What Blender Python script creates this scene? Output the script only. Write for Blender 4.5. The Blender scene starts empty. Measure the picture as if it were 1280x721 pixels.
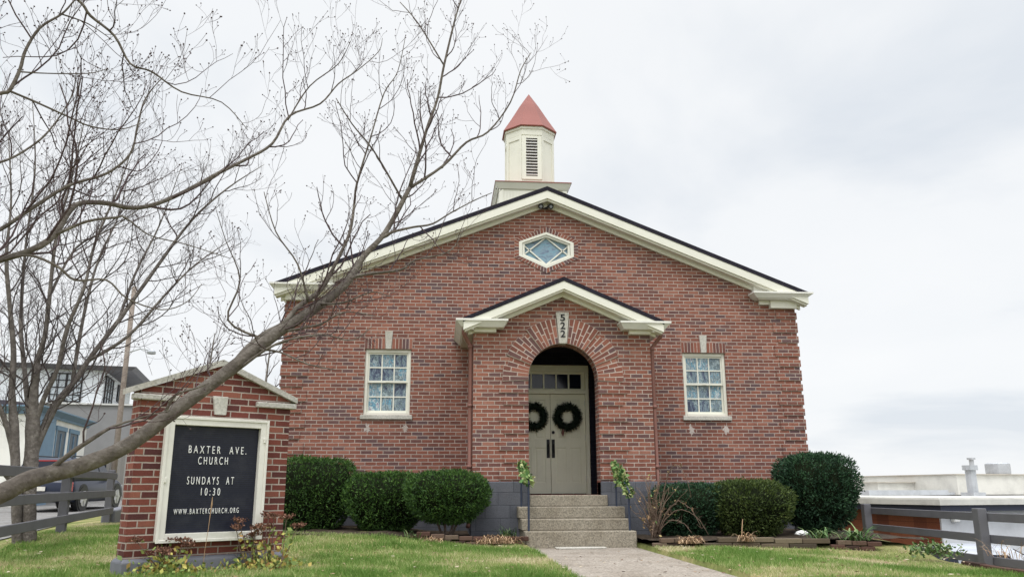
import bpy, bmesh, math, random
import numpy as np
from mathutils import Vector, Matrix, noise as mnoise

R = math.radians
rng = random.Random(11)
nrg = np.random.default_rng(5)
S = bpy.context.scene
COL = S.collection
H = 0.85                                   # eye height above the foot of the steps

# ------------------------------------------------------------------ camera numbers
FPX, PITCH, YAW, ROLL = 1015.0, R(13.92), R(4.915), R(-0.12)

def ray(px, py):
    dx = (px - 640) / FPX; dy = -(py - 360.5) / FPX
    c, s = math.cos(ROLL), math.sin(ROLL)
    dx, dy = c * dx - s * dy, s * dx + c * dy
    F = math.cos(PITCH) - math.sin(PITCH) * dy
    U = math.sin(PITCH) + math.cos(PITCH) * dy
    return Vector((dx * math.cos(YAW) + F * math.sin(YAW), -dx * math.sin(YAW) + F * math.cos(YAW), U))

def at(px, py, d):
    """world point seen at photo pixel px,py at horizontal distance d"""
    v = ray(px, py); h = math.hypot(v.x, v.y)
    return Vector((v.x / h * d, v.y / h * d, v.z / h * d + H))

def onZ(px, py, z):
    v = ray(px, py); t = (z - H) / v.z
    return Vector((v.x * t, v.y * t, z))

# ------------------------------------------------------------------ object helpers
def tag(o, label=None, cat=None, group=None, kind=None):
    if label: o['label'] = label
    if cat: o['category'] = cat
    if group: o['group'] = group
    if kind: o['kind'] = kind
    return o

def thing(name, label, cat, loc=(0, 0, 0), rz=0.0, group=None):
    o = bpy.data.objects.new(name, None); COL.objects.link(o)
    o.empty_display_size = 0.2
    o.location = loc; o.rotation_euler = (0, 0, rz)
    return tag(o, label, cat, group)

def link(name, me, mat, parent=None, smooth=False):
    o = bpy.data.objects.new(name, me); COL.objects.link(o)
    if mat: me.materials.append(mat)
    if parent: o.parent = parent
    if smooth: me.polygons.foreach_set('use_smooth', [True] * len(me.polygons))
    return o

def sub(a, b): return (a[0] - b[0], a[1] - b[1], a[2] - b[2])

class MB:
    """collects shapes, becomes ONE mesh object"""
    def __init__(s, off=(0, 0, 0)): s.v = []; s.f = []; s.r = []; s.off = off; s.cur = 0.5
    def add(s, vs, fs, r=None):
        n = len(s.v); s.v += [tuple(p) for p in vs]
        s.f += [tuple(i + n for i in f) for f in fs]
        s.r += [s.cur if r is None else r] * len(fs)
    def box(s, x0, x1, y0, y1, z0, z1, r=None):
        s.add([(x0, y0, z0), (x1, y0, z0), (x1, y1, z0), (x0, y1, z0), (x0, y0, z1), (x1, y0, z1), (x1, y1, z1), (x0, y1, z1)],
              [(3, 2, 1, 0), (4, 5, 6, 7), (0, 1, 5, 4), (1, 2, 6, 5), (2, 3, 7, 6), (3, 0, 4, 7)], r)
    def frus(s, b, t, z0, z1, r=None):
        """b,t = (x0,x1,y0,y1) bottom and top rectangles"""
        s.add([(b[0], b[2], z0), (b[1], b[2], z0), (b[1], b[3], z0), (b[0], b[3], z0), (t[0], t[2], z1), (t[1], t[2], z1), (t[1], t[3], z1), (t[0], t[3], z1)],
              [(3, 2, 1, 0), (4, 5, 6, 7), (0, 1, 5, 4), (1, 2, 6, 5), (2, 3, 7, 6), (3, 0, 4, 7)], r)
    def prismy(s, poly, y0, y1, r=None):
        """poly in (x,z), counter-clockwise seen from -y; extruded y0..y1"""
        n = len(poly)
        vs = [(p[0], y0, p[1]) for p in poly] + [(p[0], y1, p[1]) for p in poly]
        fs = [tuple(range(n)), tuple(range(2 * n - 1, n - 1, -1))]
        for i in range(n):
            j = (i + 1) % n
            fs.append((j, i, i + n, j + n))
        s.add(vs, fs, r)
    def obox(s, c, ax, ay, az, hx, hy, hz, r=None):
        c = Vector(c); vs = []
        for k in (-1, 1):
            for a, b in ((-1, -1), (1, -1), (1, 1), (-1, 1)):
                vs.append(c + ax * (a * hx) + ay * (b * hy) + az * (k * hz))
        s.add(vs, [(3, 2, 1, 0), (4, 5, 6, 7), (0, 1, 5, 4), (1, 2, 6, 5), (2, 3, 7, 6), (3, 0, 4, 7)], r)
    def bar(s, a, b, w, h, up=(0, 0, 1), r=None):
        a = Vector(a); b = Vector(b); d = (b - a).normalized(); u = Vector(up)
        sd = d.cross(u).normalized(); u = sd.cross(d).normalized()
        s.obox((a + b) / 2, d, sd, u, (b - a).length / 2, w / 2, h / 2, r)
    def tube(s, path, rad, n=6, r=None, cap=True):
        path = [Vector(p) for p in path]
        if not hasattr(rad, '__len__'): rad = [rad] * len(path)
        t0 = (path[1] - path[0]).normalized()
        u = t0.orthogonal().normalized(); vs = []
        for i, p in enumerate(path):
            t = (path[min(i + 1, len(path) - 1)] - path[max(i - 1, 0)])
            t = t.normalized() if t.length > 1e-9 else t0
            u = (u - t * u.dot(t)); u = u.normalized() if u.length > 1e-6 else t.orthogonal().normalized()
            w = t.cross(u)
            for k in range(n):
                a = 2 * math.pi * k / n
                vs.append(p + (u * math.cos(a) + w * math.sin(a)) * rad[i])
        fs = []
        for i in range(len(path) - 1):
            for k in range(n):
                q = (k + 1) % n
                fs.append((i * n + k, i * n + q, (i + 1) * n + q, (i + 1) * n + k))
        if cap and n > 2:
            fs.append(tuple(range(n - 1, -1, -1))); m = (len(path) - 1) * n
            fs.append(tuple(range(m, m + n)))
        s.add(vs, fs, r)
    def lathe(s, c, prof, n=16, r=None):
        c = Vector(c); vs = []
        for (rr, z) in prof:
            for k in range(n):
                a = 2 * math.pi * k / n; vs.append(c + Vector((rr * math.cos(a), rr * math.sin(a), z)))
        fs = []
        for i in range(len(prof) - 1):
            for k in range(n):
                q = (k + 1) % n; fs.append((i * n + k, i * n + q, (i + 1) * n + q, (i + 1) * n + k))
        fs.append(tuple(range(n - 1, -1, -1))); m = (len(prof) - 1) * n; fs.append(tuple(range(m, m + n)))
        s.add(vs, fs, r)
    def mesh(s, name):
        me = bpy.data.meshes.new(name)
        o = s.off
        me.from_pydata([(p[0] - o[0], p[1] - o[1], p[2] - o[2]) for p in s.v], [], s.f)
        a = me.attributes.new('rnd', 'FLOAT', 'FACE'); a.data.foreach_set('value', s.r)
        me.update(); return me
    def build(s, name, mat, parent=None, smooth=False, bevel=0.0):
        me = s.mesh(name)
        if bevel:
            bm = bmesh.new(); bm.from_mesh(me)
            bmesh.ops.bevel(bm, geom=[e for e in bm.edges if len(e.link_faces) == 2 and e.calc_face_angle(0) > 0.6], offset=bevel, segments=1, affect='EDGES', clamp_overlap=True)
            bm.to_mesh(me); bm.free()
        return link(name, me, mat, parent, smooth)

def boolean(base, cutters):
    """base mesh minus cutter meshes (MB objects) -> mesh"""
    b = bpy.data.objects.new('tmp', base); COL.objects.link(b); tmp = [b]
    for c in cutters:
        o = bpy.data.objects.new('tmpc', c); COL.objects.link(o); tmp.append(o)
        m = b.modifiers.new('b', 'BOOLEAN'); m.operation = 'DIFFERENCE'; m.solver = 'EXACT'; m.object = o
    dg = bpy.context.evaluated_depsgraph_get(); dg.update()
    me = bpy.data.meshes.new_from_object(b.evaluated_get(dg))
    for o in tmp: bpy.data.objects.remove(o)
    return me

def bulk(name, V, rnd, mat, parent=None):
    """V (n,k,3) polygons of k corners as one mesh"""
    n, k, _ = V.shape
    me = bpy.data.meshes.new(name)
    me.vertices.add(n * k); me.vertices.foreach_set('co', V.reshape(-1).astype(np.float32))
    me.loops.add(n * k); me.loops.foreach_set('vertex_index', np.arange(n * k, dtype=np.int32))
    me.polygons.add(n); me.polygons.foreach_set('loop_start', np.arange(0, n * k, k, dtype=np.int32))
    me.polygons.foreach_set('loop_total', np.full(n, k, dtype=np.int32))
    a = me.attributes.new('rnd', 'FLOAT', 'FACE'); a.data.foreach_set('value', rnd.astype(np.float32))
    me.update(calc_edges=True)
    return link(name, me, mat, parent)

# ------------------------------------------------------------------ materials
class NT:
    def __init__(s, name):
        s.m = bpy.data.materials.new(name); s.m.use_nodes = True
        s.t = s.m.node_tree; s.b = s.t.nodes['Principled BSDF']
    def n(s, typ, **kw):
        x = s.t.nodes.new(typ)
        for k, v in kw.items(): setattr(x, k, v)
        return x
    def L(s, a, b): s.t.links.new(a, b)
    def setin(s, sock, v):
        if hasattr(v, 'is_output'): s.L(v, sock)
        else: sock.default_value = v
    def math(s, op, a, b=None, c=None):
        x = s.n('ShaderNodeMath', operation=op); s.setin(x.inputs[0], a)
        if b is not None: s.setin(x.inputs[1], b)
        if c is not None: s.setin(x.inputs[2], c)
        return x.outputs[0]
    def noise(s, vec, scale, detail=4, rough=.55, w=None, dim='3D'):
        x = s.n('ShaderNodeTexNoise', noise_dimensions=dim); s.L(vec, x.inputs['Vector'])
        x.inputs['Scale'].default_value = scale; x.inputs['Detail'].default_value = detail; x.inputs['Roughness'].default_value = rough
        if w is not None: s.setin(x.inputs['W'], w)
        return x.outputs[0]
    def ramp(s, fac, stops, interp='LINEAR'):
        x = s.n('ShaderNodeValToRGB'); s.L(fac, x.inputs[0]); cr = x.color_ramp; cr.interpolation = interp
        while len(cr.elements) < len(stops): cr.elements.new(0.5)
        for e, (p, c) in zip(cr.elements, stops): e.position = p; e.color = (*c, 1) if len(c) == 3 else c
        return x.outputs[0]
    def mix(s, fac, a, b, typ='MIX'):
        x = s.n('ShaderNodeMix', data_type='RGBA', blend_type=typ)
        s.setin(x.inputs[0], fac)
        s.setin(x.inputs[6], a if hasattr(a, 'is_output') else (*a, 1)); s.setin(x.inputs[7], b if hasattr(b, 'is_output') else (*b, 1))
        return x.outputs[2]
    def obj(s): return s.n('ShaderNodeTexCoord').outputs['Object']
    def pos(s): return s.n('ShaderNodeNewGeometry').outputs['Position']
    def rnd(s): return s.n('ShaderNodeAttribute', attribute_name='rnd').outputs['Fac']
    def bump(s, h, strength=.5, dist=.01):
        x = s.n('ShaderNodeBump'); x.inputs['Strength'].default_value = strength; x.inputs['Distance'].default_value = dist
        s.L(h, x.inputs['Height']); s.L(x.outputs[0], s.b.inputs['Normal'])
    def out(s, col, rough=.8, spec=.3, metal=0.0):
        s.setin(s.b.inputs['Base Color'], col if hasattr(col, 'is_output') else (*col, 1))
        s.setin(s.b.inputs['Roughness'], rough); s.b.inputs['Specular IOR Level'].default_value = spec
        s.b.inputs['Metallic'].default_value = metal
        return s.m

def paint(name, col, rough=.55, dirt=.12, scale=2.5, spec=.3, metal=0.0, bump=.15, fine=60):
    k = NT(name); p = k.obj()
    a = k.noise(p, scale, 6, .65); b = k.noise(p, fine, 3)
    d = tuple(c * .62 for c in col); l = tuple(min(1, c * 1.06) for c in col)
    c1 = k.ramp(a, [(.25, d), (.55, col), (.8, l)])
    c = k.mix(dirt * 4 if dirt * 4 < 1 else 1, col, c1)
    if bump: k.bump(b, bump, .004)
    return k.out(c, rough, spec, metal)

BRICK_STOPS = [(0, (.13, .082, .085)), (.09, (.15, .08, .075)), (.22, (.182, .078, .062)), (.45, (.222, .088, .065)), (.62, (.248, .097, .069)), (.82, (.278, .112, .079)), (1, (.325, .15, .11))]
SIGN_STOPS = [(0, (.085, .034, .034)), (.2, (.125, .04, .034)), (.5, (.168, .05, .039)), (.8, (.205, .066, .048)), (1, (.26, .1, .07))]

def brick_mat(name, stops, mortar, bw=.2032, bh=.0677, mj=.0125, stain=.5):
    k = NT(name); p = k.obj()
    sx = k.n('ShaderNodeSeparateXYZ'); k.L(p, sx.inputs[0])
    g = k.n('ShaderNodeNewGeometry')
    vt = k.n('ShaderNodeVectorTransform', vector_type='NORMAL', convert_from='WORLD', convert_to='OBJECT'); k.L(g.outputs['True Normal'], vt.inputs[0])
    sn = k.n('ShaderNodeSeparateXYZ'); k.L(vt.outputs[0], sn.inputs[0])
    side = k.math('GREATER_THAN', k.math('ABSOLUTE', sn.outputs[0]), .72)
    top = k.math('GREATER_THAN', k.math('ABSOLUTE', sn.outputs[2]), .72)
    def sel(f, a, b): return k.math('ADD', k.math('MULTIPLY', f, a), k.math('MULTIPLY', k.math('SUBTRACT', 1.0, f), b))
    u = sel(side, k.math('ADD', sx.outputs[1], .1016), sx.outputs[0]); v = sel(top, sx.outputs[1], sx.outputs[2])
    wob = k.noise(p, 9, 2); wob2 = k.math('MULTIPLY', k.math('SUBTRACT', wob, .5), .006)
    v = k.math('ADD', v, wob2)
    vr = k.math('DIVIDE', v, bh); row = k.math('FLOOR', vr)
    wr = k.n('ShaderNodeTexWhiteNoise', noise_dimensions='1D'); k.L(row, wr.inputs['W'])
    odd = k.math('MULTIPLY', k.math('FLOORED_MODULO', row, 2.0), .5)
    uo = k.math('ADD', k.math('ADD', k.math('DIVIDE', u, bw), odd), k.math('MULTIPLY', wr.outputs[0], .16))
    col = k.math('FLOOR', uo)
    fu = k.math('MULTIPLY', k.math('FRACT', uo), bw); fv = k.math('MULTIPLY', k.math('FRACT', vr), bh)
    du = k.math('MINIMUM', fu, k.math('SUBTRACT', bw, fu)); dv = k.math('MINIMUM', fv, k.math('SUBTRACT', bh, fv))
    d = k.math('MINIMUM', du, dv)
    d = k.math('ADD', d, k.math('MULTIPLY', k.math('SUBTRACT', k.noise(p, 55, 3), .5), .006))
    mr = k.n('ShaderNodeMapRange', interpolation_type='SMOOTHSTEP'); k.L(d, mr.inputs[0])
    mr.inputs[1].default_value = mj * .5 - .002; mr.inputs[2].default_value = mj * .5 + .0025
    mask = mr.outputs[0]
    cv = k.n('ShaderNodeCombineXYZ'); k.L(col, cv.inputs[0]); k.L(row, cv.inputs[1]); k.L(side, cv.inputs[2])
    wn = k.n('ShaderNodeTexWhiteNoise', noise_dimensions='3D'); k.L(cv.outputs[0], wn.inputs['Vector'])
    big = k.noise(p, .55, 3)
    f = k.math('ADD', wn.outputs[0], k.math('MULTIPLY', k.math('SUBTRACT', big, .5), .5)); f = k.math('MAXIMUM', 0.0, k.math('MINIMUM', 1.0, f))
    bc = k.ramp(f, stops)
    fine = k.noise(p, 70, 4, .7)
    bc = k.mix(.55, bc, k.ramp(fine, [(.25, (.45, .45, .45)), (.55, (1, 1, 1)), (.8, (1.25, 1.2, 1.2))]), 'MULTIPLY')
    # worn faces with a bloom of old mortar
    bl = k.ramp(k.noise(p, 3.2, 7, .7), [(.56, (0, 0, 0)), (.72, (1, 1, 1))])
    bc = k.mix(k.math('MULTIPLY', bl, .3 * stain), bc, (.42, .29, .25))
    # damp and soot: broad blotches and runs down the wall
    mp = k.n('ShaderNodeMapping'); k.L(p, mp.inputs[0]); mp.inputs['Scale'].default_value = (1.6, 1.6, .22)
    bc = k.mix(.8, bc, k.ramp(k.noise(mp.outputs[0], 1.5, 6, .65), [(.3, (.72, .70, .72)), (.5, (1, 1, 1)), (.7, (1.1, 1.08, 1.06))]), 'MULTIPLY')
    mc = k.mix(.6, mortar, k.ramp(k.noise(p, 6, 5), [(.3, tuple(c * .55 for c in mortar)), (.7, tuple(c * 1.15 for c in mortar))]))
    c = k.mix(mask, mc, bc)
    h = k.math('ADD', mask, k.math('MULTIPLY', fine, .35))
    k.bump(h, .7, .007)
    return k.out(c, .9, .2)

def piece_mat(name, stops):
    """single bricks laid on their own: tone from the face attribute"""
    k = NT(name); p = k.obj(); bc = k.ramp(k.rnd(), stops); fine = k.noise(p, 70, 4, .7)
    bc = k.mix(.55, bc, k.ramp(fine, [(.25, (.5, .5, .5)), (.55, (1, 1, 1)), (.8, (1.2, 1.2, 1.2))]), 'MULTIPLY')
    k.bump(fine, .5, .005); return k.out(bc, .9, .2)

def leaf_mat(name, stops, rough=.55, spec=.25, trans=.0):
    k = NT(name); c = k.ramp(k.rnd(), stops)
    m = k.out(c, rough, spec)
    if trans:
        tr = k.n('ShaderNodeBsdfTranslucent'); k.L(c, tr.inputs[0]); mx = k.n('ShaderNodeMixShader'); mx.inputs[0].default_value = trans
        o = k.t.nodes['Material Output']; k.L(k.b.outputs[0], mx.inputs[1]); k.L(tr.outputs[0], mx.inputs[2]); k.L(mx.outputs[0], o.inputs[0])
    return m

def bark_mat(name, a, b, c, scale=1.0):
    k = NT(name); p = k.obj()
    n1 = k.noise(p, 14 * scale, 6, .7); n2 = k.noise(p, 3 * scale, 3)
    v = k.n('ShaderNodeTexVoronoi'); k.L(p, v.inputs['Vector']); v.inputs['Scale'].default_value = 38 * scale
    f = k.math('ADD', k.math('MULTIPLY', n1, .65), k.math('MULTIPLY', n2, .35))
    col = k.ramp(f, [(.3, a), (.5, b), (.68, c)])
    lich = k.ramp(k.noise(p, 22, 3), [(.62, (0, 0, 0)), (.7, (1, 1, 1))])
    col = k.mix(k.math('MULTIPLY', lich, .35), col, tuple(min(1, x * 1.5) for x in c))
    k.bump(k.math('ADD', n1, k.math('MULTIPLY', v.outputs[0], .6)), .9, .012)
    return k.out(col, .95, .15)

def concrete_mat(name, col, speck=.5, scale=1.0, world=False):
    k = NT(name); p = k.pos() if world else k.obj()
    v = k.n('ShaderNodeTexVoronoi'); k.L(p, v.inputs['Vector']); v.inputs['Scale'].default_value = 75 * scale
    sp = k.ramp(v.outputs['Color'], [(.15, tuple(c * .5 for c in col)), (.5, col), (.85, tuple(min(1, c * 1.5) for c in col))])
    c = k.mix(speck, col, sp)
    st = k.noise(p, 1.7, 7, .7)
    c = k.mix(.75, c, k.ramp(st, [(.3, (.62, .58, .52)), (.55, (1, 1, 1)), (.8, (1.12, 1.1, 1.08))]), 'MULTIPLY')
    k.bump(k.math('ADD', k.noise(p, 90, 3), v.outputs[0]), .5, .005)
    return k.out(c, .92, .2)

M = {}
M['brick'] = brick_mat('church_brick', BRICK_STOPS, (.43, .355, .31), mj=.0135)
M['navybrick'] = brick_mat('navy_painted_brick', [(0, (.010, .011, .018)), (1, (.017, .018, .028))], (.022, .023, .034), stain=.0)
M['piece'] = piece_mat('church_brick_piece', BRICK_STOPS)
M['mortar'] = concrete_mat('mortar', (.56, .48, .43), .2)
M['sbrick'] = brick_mat('sign_brick', SIGN_STOPS, (.40, .34, .295), bw=.212, bh=.0705, mj=.013, stain=.25)
M['cream'] = paint('cream_paint', (.75, .74, .655), .5, .05)
M['gutter'] = paint('white_gutter', (.74, .73, .68), .4, .12)
M['stone'] = concrete_mat('limestone', (.50, .485, .44), .25, .6)
M['capstone'] = concrete_mat('sign_capstone', (.43, .415, .38), .3, .6)
M['found'] = brick_mat('grey_painted_block', [(0, (.105, .11, .127)), (1, (.128, .133, .152))], (.085, .09, .106), bw=.406, bh=.203, mj=.008, stain=.12)
M['scar'] = concrete_mat('old_white_mortar', (.5, .44, .41), .3)
M['shingle'] = concrete_mat('dark_shingle', (.022, .02, .03), .4, .5)
M['copper'] = paint('red_spire', (.265, .085, .068), .5, .08, 2.0)
M['door'] = paint('sage_door', (.86, .84, .68), .45, .05)
M['black'] = paint('black_metal', (.012, .012, .014), .45, .05)
M['darkglass'] = NT('dark_glass').out((.008, .011, .024), .12, .35)
M['step'] = concrete_mat('exposed_aggregate', (.275, .245, .195), .55, .8)
M['rail'] = paint('blue_grey_iron', (.035, .045, .075), .5, .1)
M['pipe'] = paint('brown_downspout', (.22, .105, .085), .55, .14, 3)
M['fence'] = paint('dark_grey_fence', (.125, .124, .138), .75, .12, 3, bump=.3)
M['signbase'] = paint('sign_base_paint', (.16, .165, .19), .7, .14, 2.2)
M['signframe'] = paint('sign_frame', (.72, .70, .64), .45, .12, 3)
M['white'] = paint('white_letter', (.86, .86, .84), .5, .02, bump=0)
M['soil'] = concrete_mat('bed_soil', (.05, .037, .026), .8, .25)
M['asphalt'] = concrete_mat('street_asphalt', (.22, .215, .21), .35, .3)
M['lot'] = concrete_mat('lot_asphalt', (.12, .12, .125), .3, .3)

def stained(name, stops, sx=11, sz=4.5):
    k = NT(name); p = k.obj()
    mp = k.n('ShaderNodeMapping'); k.L(p, mp.inputs[0]); mp.inputs['Scale'].default_value = (sx, sx, sz)
    r = k.rnd(); w = k.math('MULTIPLY', r, 40.0)
    a = k.noise(mp.outputs[0], 1.0, 4, .6, w, '4D')
    a.node.inputs['Distortion'].default_value = 1.6; b = k.noise(p, 2.2, 2, .5, w, '4D')
    f = k.math('ADD', k.math('MULTIPLY', a, .9), k.math('MULTIPLY', b, .25)); f = k.math('ADD', f, k.math('MULTIPLY', k.math('SUBTRACT', r, .5), .2))
    c = k.ramp(f, stops)
    k.bump(a, .3, .004)
    return k.out(c, .28, .35)
M['stained'] = stained('stained_glass', [(.3, (.02, .025, .05)), (.43, (.06, .075, .13)), (.5, (.20, .27, .32)), (.55, (.07, .10, .11)), (.60, (.38, .47, .50)), (.65, (.15, .18, .22)), (.69, (.06, .28, .42)), (.74, (.56, .60, .58)), (.8, (.20, .17, .28)), (.86, (.36, .38, .30)), (.94, (.5, .53, .54))])
M['hexglass'] = stained('stained_glass_hexagon', [(.3, (.07, .08, .14)), (.45, (.14, .19, .27)), (.58, (.22, .33, .4)), (.7, (.14, .3, .4)), (.85, (.45, .52, .55))], 5, 9)

# letterboard with fine horizontal grooves
k = NT('letterboard'); p = k.obj(); sx = k.n('ShaderNodeSeparateXYZ'); k.L(p, sx.inputs[0])
fr = k.math('FRACT', k.math('MULTIPLY', sx.outputs[2], 46.0))
g = k.ramp(fr, [(0, (.003, .0035, .007)), (.2, (.010, .012, .026)), (.85, (.013, .015, .031)), (1, (.004, .004, .008))])
g = k.mix(k.math('MULTIPLY', k.ramp(k.noise(p, 5, 6, .7), [(.5, (0, 0, 0)), (.75, (1, 1, 1))]), .25), g, (.075, .075, .085))
k.bump(fr, .4, .004); M['board'] = k.out(g, .42, .35)

# lawn ground under the blades
k = NT('lawn_ground'); p = k.pos()
n1 = k.noise(p, .9, 5, .6); n2 = k.noise(p, 14, 4)
c = k.ramp(n1, [(.34, (.13, .16, .05)), (.5, (.2, .21, .08)), (.63, (.31, .27, .14))])
c = k.mix(.5, c, k.ramp(n2, [(.3, (.55, .55, .5)), (.6, (1.1, 1.1, 1)), (.8, (1.4, 1.3, 1.2))]), 'MULTIPLY')
k.bump(n2, .8, .03); M['lawn'] = k.out(c, .95, .1)

# ------------------------------------------------------------------ world, sun, camera
W = bpy.data.worlds.new('World'); S.world = W; W.use_nodes = True
t = W.node_tree; t.nodes.clear()
def wn(typ, **kw):
    x = t.nodes.new(typ)
    for a, b in kw.items(): setattr(x, a, b)
    return x
SUN_EL, SUN_AZ = R(60), R(205)             # azimuth clockwise from +Y: behind the viewer, a little to the left
sky = wn('ShaderNodeTexSky', sky_type='NISHITA'); sky.sun_disc = False; sky.sun_elevation = SUN_EL; sky.sun_rotation = SUN_AZ
tc = wn('ShaderNodeTexCoord'); sp = wn('ShaderNodeSeparateXYZ'); t.links.new(tc.outputs['Generated'], sp.inputs[0])
def wmath(op, a, b):
    x = wn('ShaderNodeMath', operation=op)
    for i, v in enumerate((a, b)):
        if hasattr(v, 'is_output'): t.links.new(v, x.inputs[i])
        else: x.inputs[i].default_value = v
    return x.outputs[0]
# cloud deck: project the direction on a plane so the clouds flatten towards the horizon
den = wmath('ADD', wmath('MAXIMUM', sp.outputs[2], 0.0), .22)
cx = wmath('DIVIDE', sp.outputs[0], den); cy = wmath('DIVIDE', sp.outputs[1], den)
cv = wn('ShaderNodeCombineXYZ'); t.links.new(cx, cv.inputs[0]); t.links.new(cy, cv.inputs[1])
nz = wn('ShaderNodeTexNoise'); t.links.new(cv.outputs[0], nz.inputs['Vector']); nz.inputs['Scale'].default_value = 1.25; nz.inputs['Detail'].default_value = 7; nz.inputs['Roughness'].default_value = .5; nz.inputs['Distortion'].default_value = .35
cr = wn('ShaderNodeValToRGB'); t.links.new(nz.outputs[0], cr.inputs[0])
K = 1 / 0.1
for e, (po, c_) in zip([cr.color_ramp.elements[0], cr.color_ramp.elements[1], cr.color_ramp.elements.new(.5)],
                       [(.32, (.75, .795, .85)), (.64, (.965, .972, .98)), (.48, (.905, .925, .946))]):
    e.position = po; e.color = (c_[0], c_[1], c_[2], 1)
# an overcast dome is far brighter overhead than near the horizon
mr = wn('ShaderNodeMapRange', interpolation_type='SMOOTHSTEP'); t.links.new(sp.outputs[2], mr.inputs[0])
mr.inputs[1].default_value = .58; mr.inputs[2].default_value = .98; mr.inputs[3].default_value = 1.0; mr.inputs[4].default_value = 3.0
# and brighter on the side of the hidden sun, behind the viewer
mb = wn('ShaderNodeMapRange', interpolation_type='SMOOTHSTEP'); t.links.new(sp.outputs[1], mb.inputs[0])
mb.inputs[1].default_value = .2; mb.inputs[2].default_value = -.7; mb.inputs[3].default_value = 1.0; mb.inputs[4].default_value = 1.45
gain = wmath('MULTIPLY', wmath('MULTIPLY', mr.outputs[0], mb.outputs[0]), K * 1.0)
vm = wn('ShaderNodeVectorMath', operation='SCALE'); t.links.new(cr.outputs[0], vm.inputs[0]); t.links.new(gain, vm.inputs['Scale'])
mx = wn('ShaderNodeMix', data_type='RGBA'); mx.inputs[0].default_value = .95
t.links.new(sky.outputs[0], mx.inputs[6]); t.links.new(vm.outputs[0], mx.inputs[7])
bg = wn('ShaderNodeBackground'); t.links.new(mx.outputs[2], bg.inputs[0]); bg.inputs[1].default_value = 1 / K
wo = wn('ShaderNodeOutputWorld'); t.links.new(bg.outputs[0], wo.inputs[0])

sl = bpy.data.lights.new('sun', 'SUN'); sl.energy = 1.2; sl.angle = R(16); sl.color = (1, .965, .92)
so = bpy.data.objects.new('sun', sl); COL.objects.link(so)
sd = Vector((math.sin(SUN_AZ) * math.cos(SUN_EL), math.cos(SUN_AZ) * math.cos(SUN_EL), math.sin(SUN_EL)))
so.rotation_euler = sd.to_track_quat('Z', 'Y').to_euler(); so.location = (0, -5, 20)

cam = bpy.data.cameras.new('camera'); cam.sensor_width = 36; cam.lens = FPX / 1280 * 36; cam.clip_end = 5000; cam.clip_start = .05
co = bpy.data.objects.new('camera', cam); COL.objects.link(co); S.camera = co
co.matrix_world = Matrix.Translation((0, 0, H)) @ Matrix.Rotation(-YAW, 4, 'Z') @ Matrix.Rotation(R(90) + PITCH, 4, 'X') @ Matrix.Rotation(ROLL, 4, 'Z')
S.view_settings.view_transform = 'Standard'; S.view_settings.look = 'None'; S.view_settings.exposure = 0.06; S.view_settings.gamma = 1
S.render.engine = 'CYCLES'; S.cycles.max_bounces = 6; S.cycles.diffuse_bounces = 3; S.cycles.glossy_bounces = 2
S.cycles.caustics_reflective = False; S.cycles.caustics_refractive = False

# ------------------------------------------------------------------ ground
def sm(t):
    t = max(0.0, min(1.0, t)); return t * t * (3 - 2 * t)
def fenceX(y): return -5.78 - .215 * (y - 13.5)
LOT = -1.65
def gz(x, y):
    lawn = .05 + .17 * sm((.6 - x) / 1.6) * sm((y - 10.2) / 3.2)
    lawn -= .17 * sm((x - 3.6) / 3.2) * sm((12.3 - y) / 1.0)
    lawn += .018 * mnoise.noise(Vector((x * .5, y * .5, 3.1)))
    if y < 3.4: lawn = lawn + (-.76 - lawn) * sm((3.4 - y) / 1.6)
    if 1.32 < x < 3.03 and y < 12.75: lawn = min(lawn, -.06 if y > 3.4 else lawn)
    st = .1 + .018 * (min(y, 60) - 18) if y > 3 else -.76
    d = fenceX(y) - .25 - x
    z = lawn + (st - lawn) * sm(d / .9)
    e = 6.95 + .09 * (y - 10)
    z = z + (-.5 - z) * sm((x - e) / .5) if x > e else z
    if x > e + .6: z = -.5 + (LOT - .02 + .5) * sm((x - e - .6) / .6)
    return z
def axis(lo, hi, step, far):
    a = list(np.arange(lo, hi + 1e-6, step)); s = step; p = hi
    b = []
    while p < far: s *= 1.45; p += s; b.append(p)
    c = []; s = step; p = lo
    while p > -far: s *= 1.45; p -= s; c.append(p)
    return c[::-1] + a + b
xs = sorted(axis(-14, 12, .3, 1500) + [1.30, 1.335, 3.02, 3.05]); ys = sorted(axis(1.0, 20, .3, 1500) + [12.72, 12.78])
mb = MB(); nx = len(xs)
for y in ys:
    for x in xs: mb.v.append((x, y, gz(x, y)))
for j in range(len(ys) - 1):
    for i in range(nx - 1): mb.f.append((j * nx + i, j * nx + i + 1, (j + 1) * nx + i + 1, (j + 1) * nx + i)); mb.r.append(.5)
tag(mb.build('ground', M['lawn'], smooth=True), kind='structure')

# street on the left, following the slope
mb = MB(); rows = [3 + i * 1.0 for i in range(60)]
for y in rows:
    x1 = fenceX(y) - 1.25
    for x in (x1, x1 - 2.0, x1 - 4.2): mb.v.append((x, y, gz(x, y) + .02))
for j in range(len(rows) - 1):
    for i in range(2): a = j * 3 + i; mb.f.append((a, a + 3, a + 4, a + 1)); mb.r.append(.5)
tag(mb.build('street', M['asphalt']), kind='structure')
mb = MB()
mb.box(8.6, 60, 3, 60, LOT - .3, LOT + .01); tag(mb.build('parking_lot', M['lot']), kind='structure')
mb = MB(); mb.box(-14, 14, -1.2, 1.5, -.9, -.73); tag(mb.build('sidewalk', M['step']), kind='structure')

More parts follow.
